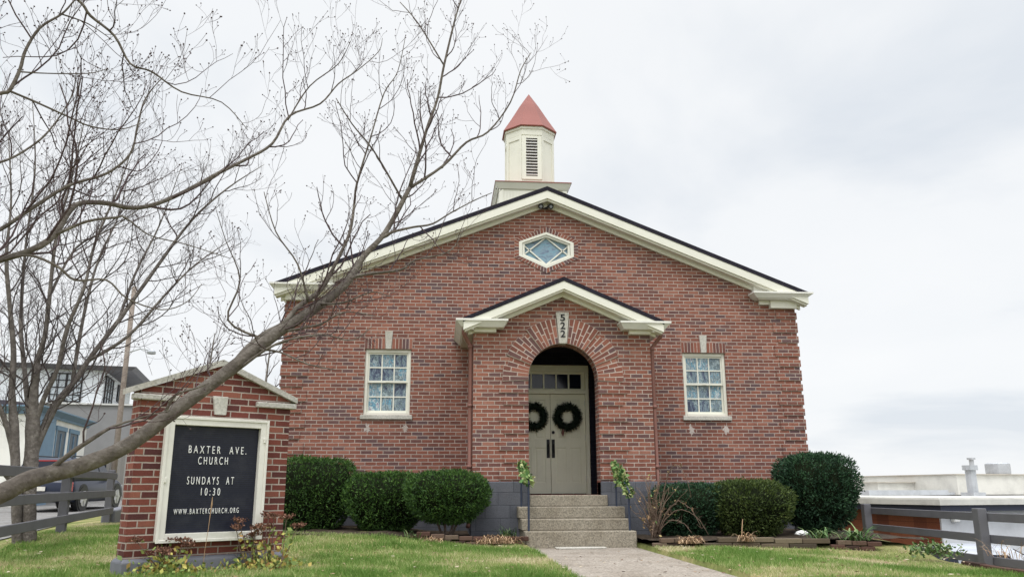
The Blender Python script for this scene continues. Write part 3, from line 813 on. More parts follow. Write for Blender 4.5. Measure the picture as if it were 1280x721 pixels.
def handrail(xa, lab_side, tops):
    o = thing('handrail', 'slim dark iron handrail wrapped in ivy, on the %s of the church steps' % lab_side, 'handrail', (xa, 13.1, .24), group='handrails beside the church steps')
    off = (xa, 13.1, .24); N_, F_ = (xa, 12.82, .243), (xa - .06 if lab_side == 'left' else xa - .08, 13.36, .592)
    m = MB(off); m.tube([N_, (N_[0], N_[1], tops[0])], .017, 8); m.build('post', M['rail'], o)
    m = MB(off); m.tube([F_, (F_[0], F_[1], tops[1])], .015, 8); m.build('post', M['rail'], o)
    a = Vector((N_[0], N_[1] - .02, tops[0])); b = Vector((F_[0], F_[1] + .06, tops[1]))
    m = MB(off); m.tube([a + Vector((0, -.06, -.05)), a, b, b + Vector((0, .2, .0))], .016, 8); m.build('rail', M['rail'], o)
    return a, b
def garland(a, b, label, thick, n, loc):
    o = thing('garland', label, 'garland', a, group='ivy garlands on the handrails')
    m = MB(a); L_ = (b - a).length; path = []
    for i in range(30):
        f = i / 29; p = a.lerp(b, f); an = f * 26; path.append(p + Vector((math.cos(an) * .035, math.sin(an) * .03, math.sin(an * .7) * .03 - .02)))
    m.tube(path, .006, 5); m.build('stem', bark_m, o)
    t_ = nrg.uniform(0, 1, n); P = np.array(a)[None] + (np.array(b) - np.array(a))[None] * t_[:, None] + nrg.normal(size=(n, 3)) * np.array([thick, thick, thick * 1.1]) * (.7 + .5 * np.sin(t_ * 9 + a.x))[:, None]
    P[:, 2] -= .03
    V = leaves(P, .075, None, .7, .2, 3) - np.array(a); bulk('leaves', V, nrg.uniform(0, 1, n), LEAF, o)
bark_m = bark_mat('twig_bark', (.07, .05, .04), (.12, .09, .075), (.2, .16, .14), 2)
a, b = handrail(1.352, 'left', (.98, 1.22)); garland(a + Vector((0, 0, .02)), b + Vector((0, 0, .06)), 'green and cream ivy garland twisted round the left handrail', .03, 560, None)
a, b = handrail(2.915, 'right', (.84, 1.24)); garland(a + Vector((.02, 0, -.03)), b + Vector((-.02, 0, .05)), 'bushier ivy garland with yellow leaves on the right handrail', .04, 720, None)

WR = leaf_mat('wreath_needle', [(0, (.006, .009, .008)), (.6, (.014, .026, .017)), (1, (.04, .062, .036))], .7, .15)
for (wx, lab) in ((DX - .318, 'dark evergreen wreath on the left door leaf, half hidden by the brick arch'), (DX + .318, 'dark evergreen wreath in full view on the right door leaf')):
    c = Vector((wx, dy - .02, 2.185)); o = thing('wreath', lab, 'wreath', c, group='wreaths on the church doors')
    n = 2600; an = nrg.uniform(0, 2 * math.pi, n); rr = np.sqrt(nrg.uniform(0, 1, n)) * .06; ph = nrg.uniform(0, 2 * math.pi, n)
    ra = .19 + rr * np.cos(ph); P = np.stack([ra * np.cos(an), rr * np.sin(ph) * .8 - .02, ra * np.sin(an)], 1)
    ou = np.stack([np.cos(an + .9), nrg.normal(size=n) * .4 - .3, np.sin(an + .9)], 1) * .7 + np.stack([np.cos(an) * np.cos(ph), np.sin(ph), np.sin(an) * np.cos(ph)], 1)
    V = leaves(P, .062, ou, .16, 0, 5); bulk('needles', V, nrg.uniform(0, 1, n), WR, o)
    m = MB(); m.tube([(.19 * math.cos(q), -.01, .19 * math.sin(q)) for q in np.linspace(0, 2 * math.pi, 33)], .05, 8); m.build('ring', WR, o, True)
    if wx > DX:
        m = MB(); m.tube([(-.09, -.03, -.23), (-.1, -.045, -.3), (-.095, -.04, -.36)], [.012, .03, .008], 8); m.tube([(-.09, -.03, -.22), (-.09, -.035, -.26)], .004, 5); m.build('pine_cone', M['pipe'], o)

# ------------------------------------------------------------------ brick sign
SG = Vector((-3.067, 8.63, .0)); SA = R(36.4)
sg = thing('brick_sign', 'gabled red brick sign with a framed black letter board on the lawn', 'sign', SG, SA)
m = MB(); TH = .23
m.prismy([(-.01, .2), (1.645, .2), (1.645, 1.845), (.80, 2.178), (-.01, 1.855)], .0, TH); m.build('brick_pier', M['sbrick'], sg)
m = MB(); m.frus((-.04, 1.675, -.06, TH + .06), (-.04, 1.675, -.06, TH + .06), -.2, .165); m.frus((-.04, 1.675, -.06, TH + .06), (-.02, 1.66, -.02, TH + .02), .165, .2); m.build('plinth', M['signbase'], sg, bevel=.004)
m = MB()
for s_ in (-1, 1):
    p = [(.80, 2.175), (.80, 2.243), (.80 + s_ * .905, 1.882), (.80 + s_ * .905, 1.822)]
    m.prismy(p if s_ < 0 else p[::-1], -.055, TH + .055)
m.build('coping', M['capstone'], sg)
for (a, b) in ((-.085, .378), (1.225, 1.70)):
    m = MB(); m.box(a, b, -.05, .06, 1.755, 1.815); m.build('ledge_stone', M['capstone'], sg, bevel=.008)
m = MB(); m.add([(.764, -.035, 1.645), (.886, -.035, 1.645), (.896, -.035, 1.842), (.729, -.035, 1.842), (.764, .02, 1.645), (.886, .02, 1.645), (.896, .02, 1.842), (.729, .02, 1.842)],
                [(0, 1, 2, 3), (7, 6, 5, 4), (1, 0, 4, 5), (2, 1, 5, 6), (3, 2, 6, 7), (0, 3, 7, 4)]); m.build('keystone', M['stone'], sg, bevel=.005)
m = MB(); f0, f1, z0, z1 = .255, 1.352, .35, 1.595; iw = .08
for (a, b, c_, d_) in ((f0, f0 + iw, z0, z1), (f1 - iw, f1, z0, z1)): m.box(a, b, -.09, -.001, c_, d_)
m.box(f0 + iw, f1 - iw, -.09, -.001, z1 - iw, z1); m.box(f0 + iw, f1 - iw, -.09, -.001, z0, z0 + iw)
for (a, b, c_, d_) in ((f0 - .01, f0 + .02, z0 - .01, z1 + .01), (f1 - .02, f1 + .01, z0 - .01, z1 + .01)): m.box(a, b, -.1, -.0905, c_, d_)
m.box(f0 + .02, f1 - .02, -.1, -.0905, z1 - .02, z1 + .01); m.box(f0 + .02, f1 - .02, -.1, -.0905, z0 - .01, z0 + .02)
for (u_, z_) in ((f0 + .03, .93), (f1 - .035, 1.36)): m.box(u_ - .012, u_ + .012, -.104, -.0895, z_, z_ + .05)
fr_ = m.build('frame', M['signframe'], sg, bevel=.003)
m = MB(); m.box(f0 + iw, f1 - iw, -.03, -.002, z0 + iw, z1 - iw); bd = m.build('letter_board', M['board'], sg)
for (txt, u0, u1, zb, h) in (('BAXTER  AVE.', .515, 1.142, 1.232, .08), ('CHURCH', .625, .943, 1.12, .08), ('SUNDAYS  AT', .527, 1.026, .914, .08), ('10:30', .682, .885, .802, .077), ('WWW.BAXTERCHURCH.ORG', .42, 1.104, .618, .055)):
    me = text_mesh(txt, u1 - u0, h, -.008, 1.6)
    for w_ in split_words(me, '  ' in txt):
        o = link('lettering', w_, M['white'], bd); o.location = ((u0 + u1) / 2, -.034, zb)
        o.rotation_euler = (0, R(rng.uniform(-.5, .5)), 0)

# ------------------------------------------------------------------ clipped evergreen shrubs
def shrub(label, c, hx, hy, z0, z1, stops, n, ex=2.6, leaf=.05, skirt=.18, lean=0.0, fuzz=.03, rough=.6, name='clipped_shrub', taper=.3):
    o = thing(name, label, 'shrub', (c[0], c[1], z0)); seed = int(abs(c[0] * 100)) + 3
    g = np.random.default_rng(seed)
    zc = (z0 + skirt + z1) / 2; hz = (z1 - z0 - skirt) / 2
    d = g.normal(size=(n, 3)); d /= np.linalg.norm(d, axis=1)[:, None]
    k_ = (np.abs(d) ** ex).sum(1) ** (-1 / ex); base = d * k_[:, None]
    lump = np.array([mnoise.noise(Vector((q[0] * 2.3 + seed, q[1] * 2.3, q[2] * 2.3))) * .07 + mnoise.noise(Vector((q[0] * 6 + seed, q[1] * 6, q[2] * 6))) * .06 for q in base.tolist()])
    # gaps: lower density where a second noise says so
    r_ = 1 - np.abs(g.normal(size=n)) * .075
    stray = g.uniform(0, 1, n) < .012; r_[stray] += g.uniform(.03, .1, stray.sum())
    P = base * (r_ + lump)[:, None]
    sc = 1 - taper * np.clip(.15 - P[:, 2], 0, 1.15)
    nn = np.stack([d[:, 0] / hx, d[:, 1] / hy, d[:, 2] / hz], 1); nn /= np.linalg.norm(nn, axis=1)[:, None]
    P = np.stack([P[:, 0] * hx * sc, P[:, 1] * hy * sc, P[:, 2] * hz + zc - z0], 1)
    P += g.normal(size=P.shape) * fuzz * .4
    nn[:, 2] += .35
    V = leaves(P, leaf, nn, .34, .15, seed)
    hole = np.array([mnoise.noise(Vector((q[0] * 4.2 + seed * .37, q[1] * 4.2, q[2] * 4.2))) for q in base.tolist()]); kp_ = ~((hole < -.24) & (g.uniform(0, 1, n) < .72)); V = V[kp_]; lump = lump[kp_]; n = len(V)
    tone = np.clip(g.uniform(0, 1, n) * .7 + .3 * (lump / .12 + .5), 0, 1)
    mat = leaf_mat('foliage', stops, rough, .25, .12)
    bulk('foliage', V, tone, mat, o)
    m = MB(); rings = []
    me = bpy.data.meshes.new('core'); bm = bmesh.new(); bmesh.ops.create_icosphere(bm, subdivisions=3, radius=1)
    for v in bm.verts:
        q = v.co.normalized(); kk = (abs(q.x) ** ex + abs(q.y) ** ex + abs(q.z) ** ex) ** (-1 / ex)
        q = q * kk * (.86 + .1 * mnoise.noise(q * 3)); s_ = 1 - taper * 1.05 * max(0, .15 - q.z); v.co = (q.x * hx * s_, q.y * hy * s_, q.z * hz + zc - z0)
    bm.to_mesh(me); bm.free(); link('dark_core', me, CORE, o, True)  # solid core, near-black colour painted in for the shade behind leaf gaps
    m = MB()
    for i in range(7): a = i * .9; m.tube([(math.cos(a) * .05, math.sin(a) * .05, -.06), (math.cos(a) * hx * .3, math.sin(a) * hy * .3, skirt + .1), (math.cos(a) * hx * .5, math.sin(a) * hy * .5, zc - z0)], [.022, .016, .01], 6)
    m.build('stems', bark_m, o)
    return o
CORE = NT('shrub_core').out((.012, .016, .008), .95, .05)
G1 = [(0, (.014, .034, .012)), (.4, (.036, .082, .02)), (.75, (.075, .155, .032)), (1, (.14, .25, .05))]
G2 = [(0, (.01, .028, .016)), (.5, (.024, .06, .03)), (.85, (.045, .105, .046)), (1, (.08, .16, .065))]
G3 = [(0, (.018, .03, .01)), (.4, (.045, .07, .018)), (.75, (.085, .125, .03)), (1, (.17, .2, .06))]
gl = lambda x, y: gz(x, y)
shrub('tall square clipped yew between the brick sign and the left church window', (-2.1, 14.2), .70, .6, .16, 1.36, G1, 19000, 4.6, .05, .0, taper=.34)
shrub('low clipped yew tucked between the square yew and the round yew', (-.88, 13.95), .70, .62, .16, 1.12, G1, 18000, 3.6, .05, .0, taper=.36)
shrub('round clipped yew directly left of the porch foundation', (.11, 13.25), .67, .58, .15, 1.14, G1, 20000, 2.9, .045, .2, taper=.22)
shrub('flat topped dark shrub just right of the bare rose bush', (4.02, 13.5), .60, .6, .1, .92, G2, 16000, 4.4, .05, .0)
shrub('mounded olive green shrub in the middle of the right bed', (4.98, 13.25), .69, .6, .1, .985, G3, 19000, 3.2, .05, .0)
shrub('tallest bluish green shrub at the right corner of the church', (6.37, 13.75), .62, .6, .12, 1.41, G2, 25000, 3.9, .055, .08, taper=.24)

# ------------------------------------------------------------------ brick edging, dead tufts and plants of the beds
def edging(label, pts, courses, length=.21, mat='piece', h=.068):
    o = thing('brick_edging', label, 'edging', (pts[0][0], pts[0][1], gz(pts[0][0], pts[0][1])))
    off = o.location; m = MB(off)
    for a, b in zip(pts[:-1], pts[1:]):
        a = Vector((*a, 0)); b = Vector((*b, 0)); d = (b - a).normalized(); nr = Vector((-d.y, d.x, 0)); n = int((b - a).length / length)
        for c_ in range(courses):
            for i in range(n):
                p = a + d * (length * (i + .5 + (.5 if c_ % 2 else 0))); 
                z = gz(p.x, p.y) + h * (c_ + .5) - .015 + rng.uniform(-.005, .005)
                dd = (d + nr * rng.uniform(-.03, .03)).normalized(); nn = Vector((-dd.y, dd.x, 0))
                m.obox((p.x + nr.x * rng.uniform(-.008, .008), p.y + nr.y * rng.uniform(-.01, .01), z), dd, nn, Vector((0, 0, 1)), length / 2 - .006, .05, h / 2 - .004, rng.random())
    m.build('bricks', M[mat], o, bevel=.006)
    return o
OLD = [(0, (.04, .026, .023)), (.4, (.08, .043, .033)), (.7, (.11, .06, .047)), (1, (.15, .11, .08))]
M['oldbrick'] = piece_mat('weathered_edging_brick', OLD); M['timber'] = piece_mat('weathered_edging_stone', [(0, (.07, .055, .04)), (.5, (.12, .092, .064)), (1, (.18, .145, .1))])
edging('low two course brick edging left of the concrete steps', [(-.45, 12.66), (1.24, 12.66)], 2, .21, 'oldbrick')
edging('short dark brick edging right of the concrete steps', [(3.05, 12.0), (3.75, 12.0)], 2, .21, 'oldbrick')
edging('pale weathered stone edging in front of the right hand shrubs', [(3.8, 12.0), (5.65, 12.0)], 2, .42, 'timber', .075)
edging('brick edging under the green lily leaves at the right bed end', [(5.68, 11.98), (6.4, 11.85)], 2, .21, 'oldbrick')
edging('low brick edging by the grey rail fence at the right lawn edge', [(6.92, 10.75), (6.78, 8.2)], 1, .21, 'oldbrick')

STRAW = leaf_mat('straw', [(0, (.2, .12, .07)), (.5, (.38, .25, .15)), (1, (.55, .4, .26))], .8, .15)
DAY = leaf_mat('lily_leaf', [(0, (.04, .09, .03)), (.6, (.1, .19, .06)), (1, (.26, .33, .14))])
def blades(name, label, cat, c, n, spread, length, width, mat, droop=.6, flat=.0, part='blades', group=None, up=1.0, seed=1):
    """arching blades in a tuft: three-segment ribbons"""
    g = np.random.default_rng(seed + int(abs(c[0]) * 31)); o = thing(name, label, cat, c, group=group)
    V = []; rn = []
    for i in range(n):
        b = Vector((g.normal() * spread[0] * .45, g.normal() * spread[1] * .45, 0)); a = g.uniform(0, 2 * math.pi); L_ = length * g.uniform(.5, 1.2)
        dr_ = Vector((math.cos(a), math.sin(a), 0)); p = b.copy(); el = g.uniform(.7, 1.45) * up; w = width * g.uniform(.7, 1.2); rv = g.uniform()
        sd = Vector((-dr_.y, dr_.x, 0)); pts = [p.copy()]
        for q in range(4):
            p = p + (dr_ * math.cos(el) + Vector((0, 0, math.sin(el)))) * L_ / 4; el -= droop * g.uniform(.5, 1.3); 
            if p.z < .005: p.z = .005 + .01 * g.uniform()
            pts.append(p.copy())
        ws = [w * .7, w, w * .9, w * .6, w * .1]
        for q in range(4):
            V.append([pts[q] - sd * ws[q] / 2, pts[q] + sd * ws[q] / 2, pts[q + 1] + sd * ws[q + 1] / 2, pts[q + 1] - sd * ws[q + 1] / 2]); rn.append(rv)
    bulk(part, np.array([[list(v) for v in f] for f in V]), np.array(rn), mat, o); return o
blades('dead_grass', 'small straw tuft beside the round yew on the left edging', 'dead plant', (-.12, 12.56, .08), 170, (.16, .1), .26, .012, STRAW, 1.0, seed=2, group='straw tufts on the edging')
blades('dead_grass', 'wide straw tuft spilling over the edging left of the steps', 'dead plant', (.86, 12.56, .08), 300, (.28, .1), .28, .012, STRAW, 1.0, seed=3, group='straw tufts on the edging')
blades('dead_grass', 'orange straw tuft spilling over the edging below the rose bush', 'dead plant', (3.58, 11.92, .1), 220, (.14, .08), .26, .012, STRAW, 1.0, seed=4, group='straw tufts on the edging')
blades('dead_grass', 'thin straw tuft leaning at the middle of the stone edging', 'dead plant', (4.42, 11.98, .12), 60, (.06, .06), .3, .012, STRAW, .9, seed=5, group='straw tufts on the edging')
blades('dead_grass', 'tall pale straw stalks on the edging beside the rail fence post', 'dead plant', (6.86, 9.7, .04), 45, (.06, .6), .34, .008, STRAW, .5, seed=6, group='straw tufts on the edging')
blades('day_lily', 'green strap leaved lily clump at the end of the right bed', 'plant', (6.1, 12.02, .12), 70, (.22, .1), .36, .026, DAY, .55, part='leaves', seed=7)
blades('day_lily', 'smaller green lily clump left of the large one, below the tall shrub', 'plant', (5.62, 12.15, .14), 40, (.12, .1), .3, .024, DAY, .55, part='leaves', seed=8)
blades('weed', 'green weed tuft at the foot of the round yew', 'plant', (-.35, 12.65, .1), 90, (.16, .1), .24, .014, DAY, .4, part='leaves', seed=9)
blades('weed', 'green weed tuft against the porch foundation by the left rail', 'plant', (1.05, 13.2, .14), 60, (.12, .1), .22, .014, DAY, .4, part='leaves', seed=10)
WEED = leaf_mat('weed_leaf', [(0, (.05, .1, .03)), (.6, (.13, .22, .07)), (1, (.4, .42, .25))])
def leafy(name, label, c, n, spread, h, size, mat, seed, cat='plant'):
    o = thing(name, label, cat, c); g = np.random.default_rng(seed)
    m = MB(); P = []
    for i in range(max(4, n // 26)):
        a = g.uniform(0, 6.28); q = Vector((g.normal() * spread[0] * .4, g.normal() * spread[1] * .4, -.02)); tp = q + Vector((g.normal() * .06, g.normal() * .06, h * g.uniform(.5, 1)))
        m.tube([q, q.lerp(tp, .5) + Vector((g.normal() * .015, g.normal() * .015, 0)), tp], [.005, .004, .003], 4)
        for j in range(26): f = g.uniform(.1, 1); P.append(list(q.lerp(tp, f) + Vector(g.normal(size=3) * .035)))
    m.build('stems', bark_m, o); P = np.array(P); V = leaves(P, size, None, .7, .4, seed); bulk('leaves', V, g.uniform(0, 1, len(P)), mat, o); return o
leafy('weed', 'leafy green weeds at the end of the fence edging', (6.75, 11.1, .02), 420, (.25, .4), .13, .055, WEED, 3)

o = thing('stick', 'thin pale stick leaning out of the stone edging by the olive shrub', 'stick', (4.38, 12.02, .1))
m = MB((4.38, 12.02, .1)); m.tube([(4.36, 11.98, .06), (4.42, 12.1, .24), (4.5, 12.25, .42)], [.007, .006, .005], 6); m.build('stem', STRAW, o)
o = thing('plastic_bag', 'crumpled white plastic bag lying under the tallest shrub', 'litter', (5.62, 12.75, .16)); me = bpy.data.meshes.new('bag'); bm = bmesh.new(); bmesh.ops.create_icosphere(bm, subdivisions=3, radius=1)
for v in bm.verts: q = v.co.copy(); f_ = 1 + .35 * mnoise.noise(q * 2.2) + .2 * mnoise.noise(q * 5); v.co = (q.x * .09 * f_, q.y * .06 * f_, max(q.z * .04 * f_, -.03) + .03)
bm.to_mesh(me); bm.free(); link('film', me, M['white'], o)
# bare rose bush by the right rail
rb = thing('rose_bush', 'bare tangled rose bush with arching canes right of the steps', 'bush', (3.3, 12.65, .14)); g = np.random.default_rng(8)
CANE = bark_mat('rose_cane', (.09, .06, .045), (.17, .12, .09), (.28, .21, .16), 3)
m = MB((3.3, 12.65, .14)); tw = MB((3.3, 12.65, .14)); LP = []
for i in range(40):     # old stems in a bundle
    a = g.uniform(0, 6.28); r0 = g.uniform(0, .07); b = Vector((3.27 + math.cos(a) * r0, 12.65 + math.sin(a) * r0, .1)); hgt = g.uniform(.4, 1.05); path = [b]; d = Vector((g.normal() * .17, g.normal() * .17, 1)).normalized(); p = b
    for q in range(6): p = p + d * hgt / 6; d = (d + Vector((g.normal() * .16, g.normal() * .16, -.02))).normalized(); path.append(p)
    m.tube(path, list(np.linspace(g.uniform(.006, .012), .003, 7)), 5)
    for q in range(3):
        s_ = path[g.integers(2, 7)]; dd = Vector((g.normal(), g.normal(), g.uniform(.2, 1))).normalized(); ln = g.uniform(.08, .22); pp = [s_]
        for w_ in range(4): pp.append(pp[-1] + dd * ln / 4); dd = (dd + Vector(g.normal(size=3) * .35)).normalized()
        tw.tube(pp, [.003, .0025, .002, .0015, .001], 3)
        if g.uniform() < .3: LP.append(list(pp[-1]))
for (ex, ez, pk) in ((3.85, .3, .72), (3.95, .2, .66), (3.7, .22, .5), (3.1, .15, .5), (3.72, .75, 1.02)):   # arching canes
    a = Vector((3.3, 12.6, .2)); e = Vector((ex, 12.2, ez)); path = []
    for q in range(15): f = q / 14; p = a.lerp(e, f); p.z = a.z + (e.z - a.z) * f + (pk - .3) * math.sin(f * math.pi) ** .8 + g.normal() * .008; path.append(p)
    m.tube(path, list(np.linspace(.009, .004, 15)), 5)
    for q in range(9):
        s_ = path[g.integers(3, 15)]; dd = Vector((g.normal(), g.normal(), g.uniform(-.2, 1))).normalized(); pp = [s_, s_ + dd * .05, s_ + dd * .1 + Vector(g.normal(size=3) * .02)]
        tw.tube(pp, [.003, .002, .001], 3); 
        if g.uniform() < .2: LP.append(list(pp[-1]))
m.build('canes', CANE, rb, True); tw.build('twigs', CANE, rb)
P = np.array(LP) - np.array([3.3, 12.65, .14]); P = np.repeat(P, 3, 0) + g.normal(size=(len(P) * 3, 3)) * .02
bulk('leaves', leaves(P, .05, None, .6, 0, 4), g.uniform(0, 1, len(P)), leaf_mat('rose_leaf', [(0, (.2, .11, .06)), (.5, (.36, .24, .13)), (.8, (.38, .34, .12)), (1, (.14, .24, .08))]), rb)

# fading sedum at the foot of the sign
SEDH = leaf_mat('sedum_head', [(0, (.08, .04, .03)), (.6, (.18, .09, .065)), (1, (.32, .18, .12))], .9, .1)
SEDL = leaf_mat('sedum_leaf', [(0, (.11, .17, .05)), (.4, (.24, .31, .09)), (.75, (.5, .46, .12)), (1, (.4, .22, .09))])
def sedum(label, u, v, n, hgt, seed, leafy_n):
    g = np.random.default_rng(seed); p0 = SG + Vector((math.cos(SA) * u + math.sin(SA) * v, math.sin(SA) * u - math.cos(SA) * v, 0)); p0.z = gz(p0.x, p0.y)
    o = thing('sedum', label, 'plant', p0); m = MB(); HP = []; LPt = []
    for i in range(n):
        b = Vector((g.normal() * .09, g.normal() * .06, -.02)); tp = Vector((b.x + g.normal() * .12, b.y + g.normal() * .08, hgt * g.uniform(.6, 1.05)))
        mid_ = b.lerp(tp, .5) + Vector((g.normal() * .02, g.normal() * .02, 0)); m.tube([b, mid_, tp], [.006, .005, .004], 5)
        for q in range(7):
            e = tp + Vector((g.normal() * .035, g.normal() * .035, g.uniform(.0, .025))); m.tube([tp - Vector((0, 0, .03)), e], .0018, 3, cap=False)
            for w_ in range(16): HP.append(list(e + Vector(g.normal(size=3) * np.array([.014, .014, .007]))))
        for q in range(14): f = g.uniform(.05, .8); LPt.append(list(b.lerp(tp, f) + Vector(g.normal(size=3) * .022)))
    for i in range(leafy_n): LPt.append([g.normal() * .17, g.normal() * .09, abs(g.normal()) * .06])
    m.build('stems', CANE, o); HP = np.array(HP); LPt = np.array(LPt)
    bulk('flower_heads', leaves(HP, .023, None, .8, .3, seed), g.uniform(0, 1, len(HP)), SEDH, o); bulk('leaves', leaves(LPt, .06, None, .6, .35, seed), g.uniform(0, 1, len(LPt)), SEDL, o)
sedum('wilted sedum with brown heads at the left foot of the brick sign', .34, .22, 10, .33, 21, 420)
sedum('tall wilted sedum with brown heads at the right foot of the brick sign', 1.33, .25, 12, .52, 22, 700)
leafy('ground_weed', 'low pale green weeds along the middle of the sign plinth', SG + Vector((.85 * math.cos(SA) + .2 * math.sin(SA), .85 * math.sin(SA) - .2 * math.cos(SA), .04)), 500, (.8, .2), .07, .045, SEDL, 12)
m_o = SG + Vector((.72 * math.cos(SA) + .16 * math.sin(SA), .72 * math.sin(SA) - .16 * math.cos(SA), .05)); o = thing('dry_stalk', 'single thin dry stalk standing before the letter board', 'dead plant', m_o)
m = MB(); m.tube([(0, 0, -.02), (.005, 0, .2), (.02, .01, .42), (.03, .01, .62)], [.004, .003, .003, .005], 5); m.build('stem', STRAW, o)
m = MB(); m.tube([(.03, .01, .6), (.034, .01, .66), (.035, .01, .74)], [.004, .009, .002], 6); m.build('seed_head', STRAW, o)

# ------------------------------------------------------------------ rail fences
def fence(label, pts, tops, ground, n_rail=3, gap=.335, rh=.145, pw=.15):
    o = thing('rail_fence', label, 'fence', (pts[0][0], pts[0][1], ground[0])); off = o.location
    for i, p in enumerate(pts):
        m = MB(off); d = Vector((*pts[min(i + 1, len(pts) - 1)], 0)) - Vector((*pts[max(i - 1, 0)], 0)); d.normalize(); nr = Vector((-d.y, d.x, 0)); h = tops[i] + .06 - ground[i] + .15
        m.obox((p[0], p[1], ground[i] - .15 + h / 2), d, nr, Vector((0, 0, 1)), pw / 2, pw * .42, h / 2); m.build('post', M['fence'], o, bevel=.008)
    for i in range(len(pts) - 1):
        a = Vector((*pts[i], tops[i])); b = Vector((*pts[i + 1], tops[i + 1])); d = (b - a).normalized(); nr = Vector((d.y, -d.x, 0)).normalized()
        side = nr if nr.dot(Vector((-a.x, -a.y, 0))) > 0 else -nr
        for q in range(n_rail):
            off2 = side * (pw * .42 + .021) * (1 if len(tops) == 3 and tops[0] > 1 else -1) + Vector((0, 0, -gap * q - rh / 2))
            m = MB(off); m.bar(a + off2 - d * .02, b + off2 + d * .02, .04, rh); m.build('rail', M['fence'], o, bevel=.006)
    return o
fl_pts = [(fenceX(y), y) for y in (9.5, 13.5, 17.5)]
fence('dark grey three rail fence along the left street', fl_pts, [1.13, 1.17, 1.2], [gz(*p) for p in fl_pts], 3, .335, .122)
fr_pts = [(7.42, 7.3), (7.36, 10.95), (7.72, 14.7)]
fence('dark grey three rail fence at the right end of the lawn', fr_pts, [.54, .535, .53], [-.5, -.5, -.5], 3, .285, .112)
m = MB(); pts_ = [(fenceX(17.6) - .0, 17.6), (fenceX(23) + .1, 23.0)]
o = thing('kerb_wall', 'low dark stone kerb beyond the left fence end', 'wall', (pts_[0][0], pts_[0][1], .2))
m = MB(o.location); m.bar((*pts_[0], .3), (*pts_[1], .42), .25, .34); m.build('stone', M['signbase'], o, bevel=.02)

